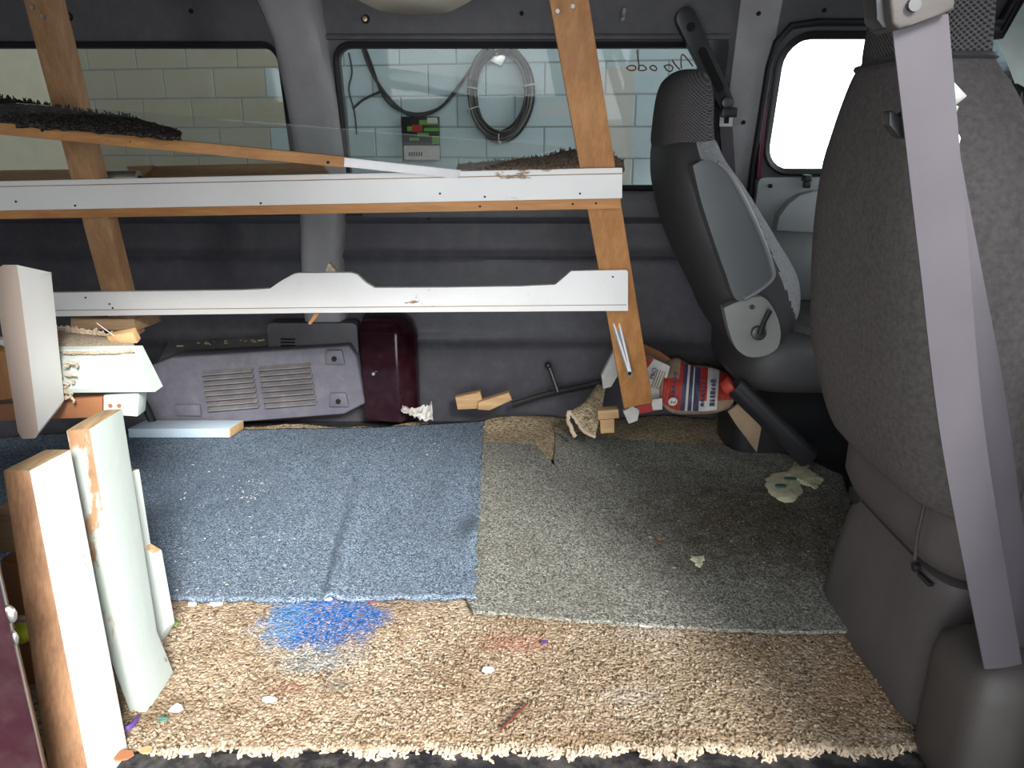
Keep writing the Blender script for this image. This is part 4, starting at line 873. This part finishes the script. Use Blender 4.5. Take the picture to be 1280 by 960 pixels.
def rag_on(pts_lo, pts_hi, Ylo, Yhi, mat, label, name, fuzz=None, seed=1):
    rnd = random.Random(seed); n = len(pts_lo) - 1
    lo = spline([(x, y, 0) for x, y in pts_lo], 8); hi = spline([(x, y, 0) for x, y in pts_hi], 8); m = min(len(lo), len(hi)) - 1
    q = MB()
    def f(u, v):
        i = int(round(u * m)); a, b = at(lo[i].x, lo[i].y, Ylo), at(hi[i].x, hi[i].y, Yhi); p = a.lerp(b, v); p.z += 0.010 * math.sin(math.pi * v); p += Vector((0, rnd.uniform(-.002, .002), rnd.uniform(-.0025, .0025))); return p
    q.slab(f, m, 8, 0.008); r = thing(name, label, 'carpet scrap', q.centre()); part('pile', q, mat, r, smooth=True, angle=180)
    q = MB()
    for i in range(150):
        t = rnd.random() * m; k = min(int(t), m - 1); a = hi[k].lerp(hi[k + 1], t - k); p = at(a.x, a.y, Yhi); d = Vector((rnd.uniform(-.006, .006), rnd.uniform(-.01, .004), rnd.uniform(.002, .010)))
        q.tube([p - Vector((0, 0, .003)), p + d * .6, p + d], [0.0022, 0.0018, 0.001], 4)
    part('frayed_edge', q, mat, r, kind='stuff'); return r
rag_on([(-120, 146), (0, 153), (70, 158), (140, 164), (205, 170), (226, 171)], [(-120, 108), (0, 122), (55, 131), (110, 140), (160, 146), (226, 167)], 1.83, 1.95, M['darkpile'], 'charcoal carpet scrap with fuzzy edge draped on clear sheet at left', 'carpet_scrap', seed=2)
rag_on([(570, 212), (620, 212), (670, 211), (720, 210), (760, 209), (781, 212)], [(575, 208), (620, 202), (680, 196), (712, 187), (755, 189), (778, 203)], 2.05, 2.28, M['brownpile'], 'brown carpet scrap with frayed edge on the right end of shelf', 'carpet_scrap', seed=3)
q = MB(); q.prism([at(x, y, 2.16) for x, y in ((768, 205), (779, 207), (783, 220), (778, 222))], (0, 0.02, 0))
# lower rail with two raised pads
lr = thing('lower_rail', 'white painted board with two raised trapezoid humps, lower of two rails', 'board', at(430, 392, 2.1))
YLr = 2.092
P = [at(x, y, YLr) for x, y in ((-120, 372), (68, 366), (180, 364.5), (300, 363), (337, 361), (350, 352), (366, 343), (372, 341.5), (438, 341), (446, 343), (458, 354), (468, 360), (560, 359.5), (650, 358), (694, 356), (706, 346), (714, 339), (783, 337.5), (785, 340), (785, 388.5), (400, 391), (-120, 398))]
q = MB(); q.prism(P, (0, 0.019, 0)); part('face_board', q, M['white_x'], lr, bevel=0.002)
q = MB(); q.tube([at(-120, 390, YLr - .0005), at(400, 384.5, YLr - .0005), at(783, 381, YLr - .0005)], 0.0010, 5); part('groove', q, M['tan'], lr)
for x, y in ((137, 380), (141, 385), (766, 346), (107, 372)): dot('nail_hole', at(x, y, YLr - .0005), M['hole'], lr, 0.0024)
q = MB(); P = [at(x, y, 2.13) for x, y in ((88, 397), (168, 399), (170, 414), (88, 411))]; q.prism(P, (0.02, 0.12, 0)); solo('wood_block', q, M['tan'], 'brown wood block under the lower rail at the left upright', 'wood block', bevel=0.002)
q = MB(); P = [at(x, y, YLr + 0.017) for x, y in ((385, 404), (398, 386), (403, 388), (388, 406))]; q.prism(P, (0, 0.02, 0)); solo('wood_sliver', q, M['pine_x'], 'small orange sliver of wood below the lower rail by pillar', 'wood scrap')
q = MB(); P = [at(x, y, YLr + 0.019) for x, y in ((404, 344), (411, 328), (424, 344))]; q.prism(P, (0, 0.03, 0)); solo('carpet_tuft', q, M['burlap'], 'small tan tuft peeking above the left hump of lower rail', 'carpet scrap', bevel=0.003)

# ------------------------------------------------------------------ boards stacked at left
def post(name, label, profile, Yf, depth, mats, cat='board', group=None, bev=0.004):
    """profile: outline of the near edge face in the photograph at depth Yf, extruded away"""
    q = MB(); q.prism(profile, depth); n = q
    r = thing(name, label, cat, q.centre(), group)
    o = part('timber', q, mats, r, bevel=bev)
    for p in o.data.polygons:
        nn = p.normal
        if nn.y < -0.6: p.material_index = 1
        elif nn.z > 0.6 and len(mats) > 2: p.material_index = 2
        else: p.material_index = 0
    return r
# hanging post A (white, tapered foot)
YA = 1.47
P = [at(x, y, YA) for x, y in ((-4, 336), (4, 331), (21, 331), (24, 350), (48, 540), (44, 548), (28, 549), (22, 540), (0, 400))]
q = MB(); fr_ = P; bkp = [p + Vector((0.004, 0.10, -0.032 if i < 3 else 0.0)) for i, p in enumerate(P)]
for i in (4, 5, 6, 7): bkp[i] = bkp[i] + Vector((0, 0, 0.035))
q.loft([fr_, bkp]); pa = thing('hanging_post', 'bright white short post with tapered foot hanging at left', 'board', q.centre())
o = part('timber', q, [M['white_z'], M['pink_shade_z'], M['endgrain']], pa, bevel=0.003)
for p in o.data.polygons:
    if p.normal.y < -0.6: p.material_index = 1
q = MB(); s_ = at(66, 462, 1.50); xx = P[4].x + 0.0
c = Vector((P[4].x - 0.006, 1.53, at(66, 462, 1.53).z)); q.disc(c, (1, 0, 0), 0.006, 0.012, 12); part('screw', q, M['darkmetal'], pa)
q = MB(); q.disc(c + Vector((0.0006, 0.004, -0.028)), (1, 0, 0), 0.005, 0.010, 10); part('nail_hole', q, M['leaf'], pa)
# mouldings behind it
YB = 1.60
mo = thing('crown_moulding', 'mint white crown moulding with bevelled end behind the hanging post', 'moulding', at(120, 495, YB))
prof = [(0.0, 0.0), (-0.012, 0.004), (-0.014, 0.014), (-0.008, 0.02), (-0.004, 0.05), (0.010, 0.074), (0.020, 0.080), (0.022, 0.092), (0.034, 0.096), (0.04, 0.0)]
zb = at(130, 492, YB).z; xe = at(193, 484, YB).x
ra = [Vector((-1.75, YB + y, zb - 0.006 + z)) for y, z in prof]; rb = [Vector((xe - z * 0.30, YB + y, zb + 0.004 + z)) for y, z in prof]
q = MB(); q.loft([ra, rb]); part('moulding', q, M['mint_x'], mo, smooth=True, angle=20)
a, b = at(105, 492, 1.61), at(175, 523, 1.61)
q = MB(); q.prism([at(x, y, 1.605) for x, y in ((-40, 508), (128, 496), (128, 522), (-40, 528))], (0, 0.035, 0)); solo('stripped_board', q, M['worn_brown'], 'brown stripped board under the mint crown moulding', 'board', bevel=0.004)
mk = thing('mint_block', 'mint painted block with two rusty nail holes under the moulding', 'wood block', at(152, 521, 1.605))
q = MB(); q.prism([at(x, y, 1.603) for x, y in ((129, 494), (172, 490), (174, 494), (172, 521), (129, 518))], (0, 0.04, 0)); part('block', q, M['mint_x'], mk, bevel=0.003)
for x in (138, 149):
    q = MB(); q.disc(at(x, 507, 1.602), (0, 1, 0), 0.0045, 0.004, 10); part('nail_hole', q, M['leaf'], mk)
q = MB(); q.prism([at(x, y, 1.58) for x, y in ((-30, 430), (6, 440), (16, 498), (-30, 506))], (0, 0.03, 0)); solo('peeling_board', q, M['pine'], 'orange board with peeling white edge at the left frame edge', 'board', bevel=0.004)
q = MB(); q.prism([at(x, y, 1.66) for x, y in ((-30, 425), (60, 424), (60, 437), (-30, 440))], (0, 0.03, 0)); solo('grey_batten', q, M['white_x'], 'pale batten end left of the hanging post', 'board', bevel=0.002)
# burlap-backed carpet on top of the moulding
q = MB(); rnd = random.Random(5)
lo = [at(x, y, 1.615) for x, y in ((55, 440), (100, 440), (140, 439), (168, 437))]; hi = [at(x, y, 1.80) for x, y in ((55, 412), (95, 416), (130, 420), (168, 425))]
ls, hs = spline(lo, 8), spline(hi, 8); m = len(ls) - 1
q.slab(lambda u, v: ls[int(round(u * m))].lerp(hs[int(round(u * m))], v) + Vector((0, 0, 0.006 * math.sin(3.14 * v) + rnd.uniform(-.001, .001))), m, 6, 0.007)
bu = thing('burlap_carpet', 'rolled burlap backed carpet edge lying on the mint moulding', 'carpet scrap', q.centre()); part('backing', q, M['burlap'], bu, smooth=True, angle=180)
q = MB()
for i in range(160):
    t = rnd.random() * m * (0.75); k = min(int(t), m - 1); p = hs[k].lerp(hs[k + 1], t - k); d = Vector((rnd.uniform(-.012, .012), rnd.uniform(-.008, .004), rnd.uniform(.0, .016)))
    q.tube([p - Vector((0, 0, .004)), p + d * .6 + Vector((rnd.uniform(-.004, .004), 0, 0)), p + d], [0.004, 0.004, 0.0025], 5)
for i in range(26):
    p = at(rnd.uniform(74, 98), rnd.uniform(478, 500) if i % 3 else rnd.uniform(452, 470), 1.583); d = Vector((rnd.uniform(-.02, .02), -0.002, rnd.uniform(-.014, .012)))
    q.tube([p, p + d * .5 + Vector((rnd.uniform(-.004, .004), 0, rnd.uniform(-.004, .004))), p + d], [0.0035, 0.003, 0.002], 5)
part('frayed_yarn', q, yarn, bu, kind='stuff', smooth=True)
q = MB(); q.prism([at(x, y, 1.70) for x, y in ((133, 421), (165, 415), (172, 429), (140, 432))], (0, 0.02, 0.006)); solo('wood_scrap', q, M['pale'], 'pale wood scrap on the burlap carpet above the moulding', 'wood scrap', bevel=0.002)
q = MB(); q.tube([at(121, 404, 1.68), at(143, 420, 1.66)], 0.0012, 5); solo('straw', q, M['paper'], 'thin pale straw sticking out above the burlap carpet', 'straw')
# lower left posts D and E, thin board F
def leanpost(name, label, top, bot, Yt, Yb, xs_t, xs_b, depth, mats, notch=None, topslope=-0.004):
    """near face edges: top (x0,x1,y) and bottom (x0,x1,y) in the photograph"""
    a0, a1 = at(xs_t[0], top, Yt), at(xs_t[1], top, Yt); b0, b1 = at(xs_b[0], bot, Yb), at(xs_b[1], bot, Yb)
    D = Vector((0.012, depth, 0)); q = MB()
    fr = [a0, a1, b1, b0]; bk = [a0 + D + Vector((0, 0, topslope)), a1 + D + Vector((0, 0, topslope)), b1 + D, b0 + D]
    if notch:
        fr[2:] = [b1, b0]; bk[2] = b1 + D + Vector((0, 0, notch)); bk[3] = b0 + D + Vector((0, 0, notch))
    q.loft([fr, bk]); r = thing(name, label, 'board', Vector(((b0.x + b1.x) / 2, Yb, min(b0.z, b1.z))))
    o = part('timber', q, mats, r, bevel=0.003)
    for p in o.data.polygons:
        if p.normal.y < -0.6: p.material_index = 1
        elif p.normal.z > 0.6: p.material_index = 2
    return r
M['white_face'] = painted('bright_white_board_face', (0.60, 0.61, 0.595), (0.34, 0.28, 0.22), 0.67, axis='z')
leanpost('standing_board', 'thick white board with bare brown edge standing nearest, lower left', 588, 1003, 1.10, 0.965, (3, 37), (66, 118), 0.095, [M['white_face'], M['brownwood'], M['endgrain']])
def solid_px(name, label, front, Yf, depth, mats, cut=None, bz=0.0):
    fr = [at(x, y, Y) for (x, y), Y in zip(front, Yf)]
    D = Vector((0.010, depth, 0)); bk = [p + D for p in fr]
    for i, dz in (cut or {}).items(): bk[i] = bk[i] + Vector((0, 0, dz))
    q = MB(); q.loft([fr, bk]); r = thing(name, label, 'board', q.centre()); o = part('timber', q, mats, r, bevel=0.003)
    for p in o.data.polygons:
        if p.normal.y < -0.6: p.material_index = 1
        elif p.normal.z > 0.6: p.material_index = 2
    return r
solid_px('standing_board', 'mint painted board with worn brown edge and pointed foot, second from left', [(82, 538), (112, 536), (160, 830), (184, 893), (163, 893), (136, 820)], [1.235, 1.235, 1.165, 1.15, 1.15, 1.165], 0.098, [M['mint_z'], M['mint_edge'], M['endgrain']], {0: 0.002, 1: 0.002, 3: 0.014, 4: 0.014})
solid_px('thin_board', 'thin mint white board with notched edge behind the second standing board', [(150, 590), (163, 590), (178, 684), (192, 692), (209, 784), (196, 806), (180, 806)], [1.34] * 7, 0.016, [M['mint_z'], M['mint_z'], M['endgrain']])
# pale blue board on the floor at the back
q = MB(); a0, a1 = atz(163, 543, 0.03), atz(291, 541, 0.03); z0 = 0.024
q.prism([Vector((a0.x, 2.415, z0)), Vector((a1.x, 2.415, z0)), Vector((a1.x + 0.003, 2.415, z0 + 0.033)), Vector((a0.x + 0.003, 2.415, z0 + 0.033))], (0.02, 0.082, 0.0))
ib = thing('ice_blue_board', 'short pale blue painted board lying at the back edge of blue mat', 'board', Vector(((a0.x + a1.x) / 2, 2.46, z0))); o = part('timber', q, [M['ice_x'], M['pale']], ib, bevel=0.003)
for p in o.data.polygons:
    if p.normal.x > 0.6: p.material_index = 1
# junk in the dark gap at far left
q = MB(); q.ball(at(26, 792, 1.20), 0.019, 16, 10); solo('yellow_ball', q, M['yellow'], 'yellow green round knob between the maroon door and white board', 'ball', smooth=True)
for k, (x0_, y0_, x1_, y1_, mt, lb) in enumerate(((-10, 640, 16, 690, 'tan', 'tan board offcut in the gap left of the white board, uppermost'), (0, 700, 26, 770, 'worn_brown', 'brown offcut in the gap left of the white board, middle'), (22, 800, 50, 880, 'worn_brown', 'brown offcut in the gap left of the white board, lowest'))):
    q = MB(); q.prism([at(x, y, 1.22) for x, y in ((x0_, y0_), (x1_, y0_ + 6), (x1_ + 8, y1_), (x0_ + 8, y1_))], (0, 0.10, 0)); solo('offcut', q, M[mt], lb, 'wood scrap', bevel=0.003)

# ------------------------------------------------------------------ things at the foot of the far wall
def chunk(pts, Y, d, mat, name, label, cat='wood scrap', **k):
    q = MB(); q.prism([at(x, y, Y) for x, y in pts], (0.0, d, 0.0)); return solo(name, q, mat, label, cat, bevel=0.002, **k)
chunk([(569, 497), (600, 490), (603, 501), (596, 511), (572, 512)], 2.55, 0.03, M['pale'], 'wood_offcut', 'pale wood offcut on the carpet edge, left of a pair')
chunk([(598, 503), (636, 491), (640, 500), (612, 513), (597, 512)], 2.53, 0.03, M['pale'], 'wood_offcut', 'pale wood offcut on the carpet edge, right of a pair')
chunk([(747, 514), (773, 512), (774, 523), (748, 525)], 2.32, 0.04, M['pale'], 'wood_block', 'small pale block stacked on another by the carpet fold, upper', 'wood block')
chunk([(750, 525), (768, 524), (768, 541), (751, 542)], 2.325, 0.03, M['pale'], 'wood_block', 'small pale block by the carpet fold, lower', 'wood block')
q = MB(); rnd = random.Random(9)
rl = spline([(501, 512, 0), (515, 517, 0), (525, 522, 0), (541, 523, 0)], 6); rh = spline([(503, 507, 0), (517, 510, 0), (530, 508, 0), (540, 503, 0)], 6); m = len(rl) - 1
q.slab(lambda u, v: at(rl[int(round(u * m))].x, rl[int(round(u * m))].y, 2.50).lerp(at(rh[int(round(u * m))].x, rh[int(round(u * m))].y, 2.54), v) + Vector((0, rnd.uniform(-.01, .01), rnd.uniform(-.006, .006))), m, 5, 0.006); solo('torn_paper', q, M['paper'], 'crumpled white paper at the foot of the maroon housing', 'paper', smooth=True)
# jack handle
jk = thing('jack_handle', 'black steel jack handle lying along the wall near the upright', 'tool', at(690, 495, 2.6))
q = MB(); q.tube(spline([at(640, 506, 2.60), at(680, 494, 2.61), at(735, 482, 2.62), at(752, 478, 2.62)]), 0.011, 8); part('bar', q, M['black'], jk, smooth=True)
q = MB(); q.tube([at(697, 490, 2.60), at(686, 458, 2.63)], 0.008, 8); q.ball(at(685, 457, 2.63), 0.013, 10, 6); part('crank', q, M['black'], jk, smooth=True)
# carpet fold
fl = thing('folded_carpet_flap', 'turned up flap of brown beige carpet beside the pale blocks', 'carpet scrap', at(735, 545, 2.34))
rnd = random.Random(12)
fa = [at(x, y, Y) for x, y, Y in ((712, 514, 2.40), (722, 528, 2.37), (732, 540, 2.34), (744, 546, 2.33))]; fb = [at(x, y, Y) for x, y, Y in ((728, 505, 2.47), (740, 490, 2.50), (748, 480, 2.52), (757, 484, 2.47))]
sa, sb = spline(fa, 7), spline(fb, 7); m = len(sa) - 1
q = MB(); q.slab(lambda u, v: sa[int(round(u * m))].lerp(sb[int(round(u * m))], v) + Vector((0, -0.018 * math.sin(3.14 * v), 0.006 * math.sin(3.14 * v) + rnd.uniform(-.001, .001))), m, 10, Vector((0, 0.010, -0.004))); part('flap', q, M['backberber'], fl, smooth=True, angle=180)
q = MB(); q.tube([p + Vector((rnd.uniform(-.002, .002), -0.002, rnd.uniform(-.002, .002))) for p in sa], 0.006, 7); part('bound_edge', q, yarn, fl, smooth=True)
q = MB(); q.tube([p + Vector((rnd.uniform(-.002, .002), -0.002, rnd.uniform(-.002, .002))) for p in spline([at(711, 513, 2.40), at(710, 522, 2.39), at(714, 536, 2.36), at(719, 546, 2.34)], 7)], 0.007, 7); part('curled_edge', q, yarn, fl, smooth=True)
# crumpled bags
cb = thing('paper_bag', 'crumpled paper sack with red and dark printed bands by driver seat', 'bag', at(870, 520, 2.34))
rnd = random.Random(21)
BL = spline([(826, 505, 0), (840, 516, 0), (862, 518, 0), (890, 517, 0), (915, 510, 0)], 10); BH = spline([(832, 455, 0), (848, 449, 0), (866, 458, 0), (893, 461, 0), (924, 474, 0)], 10); m = len(BL) - 1
bag_y = lambda u, v: 2.33 + 0.10 * v + 0.015 * math.sin(u * 9) * v - 0.045 * math.sin(math.pi * v) + rnd.uniform(-.004, .004)
def bagp(u, v):
    i = u * m; k = min(int(i), m - 1); lo_, hi_ = BL[k].lerp(BL[k + 1], i - k), BH[k].lerp(BH[k + 1], i - k); p = lo_.lerp(hi_, v); return at(p.x, p.y, bag_y(u, v))
q = MB(); N, K = 60, 14; q.slab(bagp, N, K, Vector((0, 0.05, 0))); o = part('bag_body', q, [M['kraft'], M['red'], M['navy'], M['paper']], cb, smooth=True, angle=180)
mat_of = {}
for f_i in range(N * K):
    i = f_i % N; j = f_i // N; u, v = (i + .5) / N, (j + .5) / K; mi = 0
    if u < 0.30 and v < 0.75: mi = 1 if 0.10 < v < 0.66 else 0
    if 0.30 <= u < 0.36: mi = 1
    if 0.36 <= u < 0.60: mi = 2
    if 0.43 <= u < 0.46 or 0.51 <= u < 0.54: mi = 3
    if 0.60 <= u < 0.68: mi = 1 if v > 0.3 else 3
    if 0.68 <= u < 0.80: mi = 3
    if 0.80 <= u: mi = 1 if v > 0.25 else 0
    o.data.polygons[2 * f_i].material_index = mi if v > 0.10 else (2 if v > 0.05 else 0)
def text_part(s_, origin, ux, uy, size, mat, parent, name='lettering'):
    cu = bpy.data.curves.new('t', 'FONT'); cu.body = s_; cu.size = size; cu.extrude = 0.0006; cu.align_x = 'CENTER'; cu.align_y = 'CENTER'
    to = bpy.data.objects.new('t', cu); COL.objects.link(to); bpy.context.view_layer.update()
    me = bpy.data.meshes.new_from_object(to.evaluated_get(bpy.context.evaluated_depsgraph_get())); bpy.data.objects.remove(to)
    ux = Vector(ux).normalized(); uz = ux.cross(Vector(uy)).normalized(); uy = uz.cross(ux); me.transform(frame(Vector(origin) - wloc(parent), ux, uy, uz)); me.materials.clear(); me.materials.append(mat)
    o = bpy.data.objects.new(name, me); COL.objects.link(o); o.parent = parent; return o
q = MB(); c = at(841, 502, 2.27); q.disc(c, (0, 1, 0.15), 0.014, 0.004, 20); part('badge', q, M['paper'], cb, label='round white number badge')
text_part('2', c + Vector((0, -0.004, 0)), (0, 0, -1), (1, 0, 0.0), 0.022, M['navy'], cb)
for k_, (u_, lab_) in enumerate(((0.22, 0), (0.63, 0), (0.74, 0))):
    q = MB()
    for r_ in range(7):
        c_ = bagp(u_, 0.22 + 0.085 * r_) + Vector((0, -0.006, 0)); q.box(c_, (0.016 if u_ > .7 else 0.010, 0.003, 0.007 if r_ % 3 else 0.011))
    part('print_row', q, M['navy'], cb)
bx = thing('white_carton', 'white printed carton leaning between the upright and paper sack', 'carton', at(815, 505, 2.40))
q = MB(); q.prism([at(x, y, 2.36) for x, y in ((800, 455), (812, 446), (838, 458), (826, 500), (808, 503))], (0, 0.03, 0)); part('carton_body', q, M['paper'], bx, bevel=0.002)
q = MB(); q.prism([at(x, y, 2.358) for x, y in ((804, 452), (812, 446), (817, 449), (808, 462))], (0, -0.002, 0)); part('corner_print', q, M['red'], bx)
text_part('PRO', at(817, 467, 2.354), at(820, 457, 2.354) - at(814, 476, 2.354), (-1, 0, 0.3), 0.020, M['navy'], bx)
q = MB()
for k in range(4): q.prism([at(x, y, 2.357) for x, y in ((822 + k * 3, 462 + k), (823.4 + k * 3, 462 + k), (815 + k * 3, 484 + k), (813.6 + k * 3, 484 + k))], (0, -0.001, 0))
part('fine_print', q, M['kraft'], bx)
chunk([(795, 508), (814, 504), (828, 500), (828, 512), (800, 518)], 2.30, 0.02, M['red'], 'red_carton', 'red strip of carton under the bottom of the right upright', 'carton')
chunk([(814, 500), (828, 498), (828, 512), (816, 513)], 2.29, 0.008, M['paper'], 'white_tag', 'white square tag at the end of red carton strip', 'tag')
chunk([(779, 515), (790, 508), (800, 512), (797, 526), (786, 530)], 2.30, 0.02, M['paper'], 'crumpled_wrapper', 'small crumpled foil wrapper beside the pale blocks', 'wrapper')
chunk([(752, 470), (768, 438), (772, 470), (764, 484), (754, 486)], 2.45, 0.03, M['paper'], 'white_wrapper', 'white crumpled wrapper left of the right upright foot', 'wrapper')
chunk([(800, 428), (826, 440), (842, 452), (836, 456), (800, 444)], 2.46, 0.03, M['leaf'], 'brown_carton_flap', 'dark brown carton flap behind the white carton', 'carton')
chunk([(910, 515), (930, 500), (952, 535), (946, 566), (918, 528)], 2.28, 0.012, M['kraft'], 'cardboard_piece', 'tan cardboard piece standing under the black handle', 'cardboard')
bh_ = thing('brake_handle', 'black cylindrical handle with red tip slanting beside the driver seat', 'handle', at(960, 545, 2.15))
q = MB(); q.tube([at(917, 482, 2.12), at(960, 523, 2.11), at(1010, 572, 2.10)], [0.030, 0.031, 0.034], 20); part('grip', q, M['black'], bh_, smooth=True)
q = MB(); q.tube([at(905, 487, 2.125), at(916, 480, 2.119)], [0.022, 0.027], 18); part('red_tip', q, M['red'], bh_, bevel=0.004, label='red tip')
# rags and scraps on the mats
def flat_rag(outl, z, mat, name, label, cat, h=0.012, seed=3):
    rnd = random.Random(seed); P = [atz(x, y, z) for x, y in outl]; c = sum(P, Vector()) / len(P); q = MB(); rings = []
    Ps = [p + Vector((rnd.uniform(-.006, .006), rnd.uniform(-.006, .006), 0)) for p in spline(P + [P[0]], 4)[:-1]]
    for s_, hh in ((1.0, 0.0), (0.98, 0.5), (0.75, 0.9), (0.45, 0.8), (0.1, 1.0)):
        rings.append([c.lerp(p, s_) + Vector((0, 0, h * hh * rnd.uniform(0.5, 1.2))) for p in Ps])
    q.loft(rings); return q
q = flat_rag([(957, 600), (968, 592), (985, 590), (993, 577), (1008, 578), (1012, 590), (1030, 600), (1022, 606), (1018, 611), (998, 604), (1002, 618), (985, 628), (968, 622), (958, 612)], 0.012, M['rag'], '', '', '')
rg = thing('paint_rag', 'crumpled cream paint rag with teal smears on the green mat', 'rag', q.centre()); part('cloth', q, M['rag'], rg, smooth=True, angle=70)
for x, y, w in ((988, 598, 9), (976, 607, 8)):
    c = atz(x, y, 0.0255); q = MB(); q.loft([sring(c.x, c.y, c.z + dz, w / F * 2, w / F * 1.2, 2.2, 14) for dz in (-0.003, 0.001)]); part('paint_smear', q, M['teal'], rg, smooth=True)
q = flat_rag([(864, 700), (868, 696), (880, 697), (877, 703), (875, 711), (869, 704)], 0.012, M['rag'], '', '', '', 0.006); solo('cloth_scrap', q, M['rag'], 'small torn cream scrap lying on the green mat', 'scrap', smooth=True)
def scrap(px, py, w, hgt, mat, name, label, cat, z=0.004, rot=0.0, t=0.003, group=None):
    c = atz(px, py, z); rnd = random.Random(int(px * 7 + py)); q = MB(); n = 7; P = []
    for i in range(n):
        a = 2 * math.pi * i / n + rot; P.append(c + Vector((w * math.cos(a) * rnd.uniform(.7, 1.1), hgt * math.sin(a) * rnd.uniform(.7, 1.1), t * 0.5 + rnd.uniform(0, t))))
    q.prism(P, (0, 0, -t)); return solo(name, q, mat, label, cat, group)
ZB = 0.004
for px, py, w, h_, mt, nm, lb, ct in (
    (610, 838, .012, .010, 'paper', 'paper_chip', 'white chip in the middle of the beige carpet', 'chip'),
    (336, 875, .016, .009, 'paper', 'paper_chip', 'white sliver beside the brown smear on beige carpet', 'chip'),
    (220, 887, .014, .012, 'paper', 'paper_chip', 'white chip nearest the foot of the mint standing board', 'chip'),
    (271, 755, .018, .010, 'paper', 'paper_chip', 'white flake at the front edge of blue mat, near thin board', 'chip'),
    (241, 756, .010, .008, 'paper', 'paper_chip', 'small white flake left of the larger flake by blue mat', 'chip'),
    (409, 749, .012, .008, 'paper', 'paper_chip', 'white flake above the blue paint stain', 'chip'),
    (808, 783, .016, .006, 'paper', 'paper_chip', 'white sliver at the front edge of green mat', 'chip'),
    (466, 751, .014, .007, 'red', 'red_chip', 'red chip at the front edge of blue mat', 'chip'),
    (218, 780, .009, .007, 'green', 'green_chip', 'bright green chip beside the thin mint board', 'chip'),
    (204, 899, .012, .007, 'teal', 'green_chip', 'dark green bit below the mint standing board foot', 'chip'),
    (153, 945, .020, .016, 'leaf', 'dry_leaf', 'reddish dry leaf at the front left carpet corner', 'leaf'),
    (184, 938, .012, .010, 'pale', 'wood_chip', 'yellow wood chip on the front left carpet edge', 'chip'),
    (824, 674, .008, .006, 'leaf', 'dry_leaf', 'tiny brown leaf bit on the green mat left of cream scrap', 'leaf'),
    (680, 803, .006, .005, 'purple', 'purple_chip', 'tiny purple chip on beige carpet below the green mat', 'chip')):
    scrap(px, py, w, h_, M[mt], nm, lb, ct, z=0.014 if 590 < py < 700 else ZB)
q = MB(); q.tube(spline([atz(150, 912, .006), atz(160, 910, .010), atz(168, 903, .008), atz(172, 896, .006)]), [0.003] * 5 + [0.005] * 10 + [0.004] * 4, 6); solo('purple_ribbon', q, M['purple'], 'curled purple ribbon on the carpet by the white board foot', 'ribbon', smooth=True)
q = MB(); q.tube(spline([atz(626, 912, .003), atz(638, 900, .004), atz(648, 890, .003), atz(660, 879, .004)]), 0.0022, 6); solo('red_thread', q, M['darkred'], 'dark red yarn streak near the front of beige carpet', 'yarn', smooth=True)
q = MB(); q.prism([at(x, y, 1.30) for x, y in ((1076, 548), (1084, 546), (1082, 552), (1077, 554))], (0, 0.004, 0))
# lint flecks on the mats
rnd = random.Random(33); q = MB()
for i in range(420):
    if i < 260: px, py, z = rnd.uniform(170, 600), rnd.uniform(548, 742), 0.020
    else: px, py, z = rnd.uniform(610, 1040), rnd.uniform(570, 770), 0.0125
    if i % 7 == 0 and i < 260: px, py = rnd.gauss(310, 18), rnd.gauss(610, 12)
    c = atz(px, py, z); 
    if i < 260: c.z = max(0.0178, 0.018)
    s_ = rnd.uniform(0.0005, 0.0012) * (2.2 if rnd.random() < .06 else 1); a = rnd.uniform(0, 3.14); l = s_ * rnd.uniform(1, 3.5)
    q.box(c, (l * 2, s_ * 1.2, 0.0012), rot=Matrix.Rotation(a, 3, 'Z'))
solo('lint', q, M['paper'], 'white lint flecks scattered over the blue and green mats', 'lint', kind='stuff')
rnd = random.Random(34); q = MB()
for i in range(160):
    c = atz(rnd.uniform(210, 1060), rnd.uniform(800, 925), 0.002); s_ = rnd.uniform(0.001, 0.003)
    q.box(c, (s_ * 2, s_, 0.0015), rot=Matrix.Rotation(rnd.uniform(0, 3), 3, 'Z'))
solo('crumbs', q, M['crumb'], 'tiny dark crumbs scattered over the beige carpet', 'debris', kind='stuff')
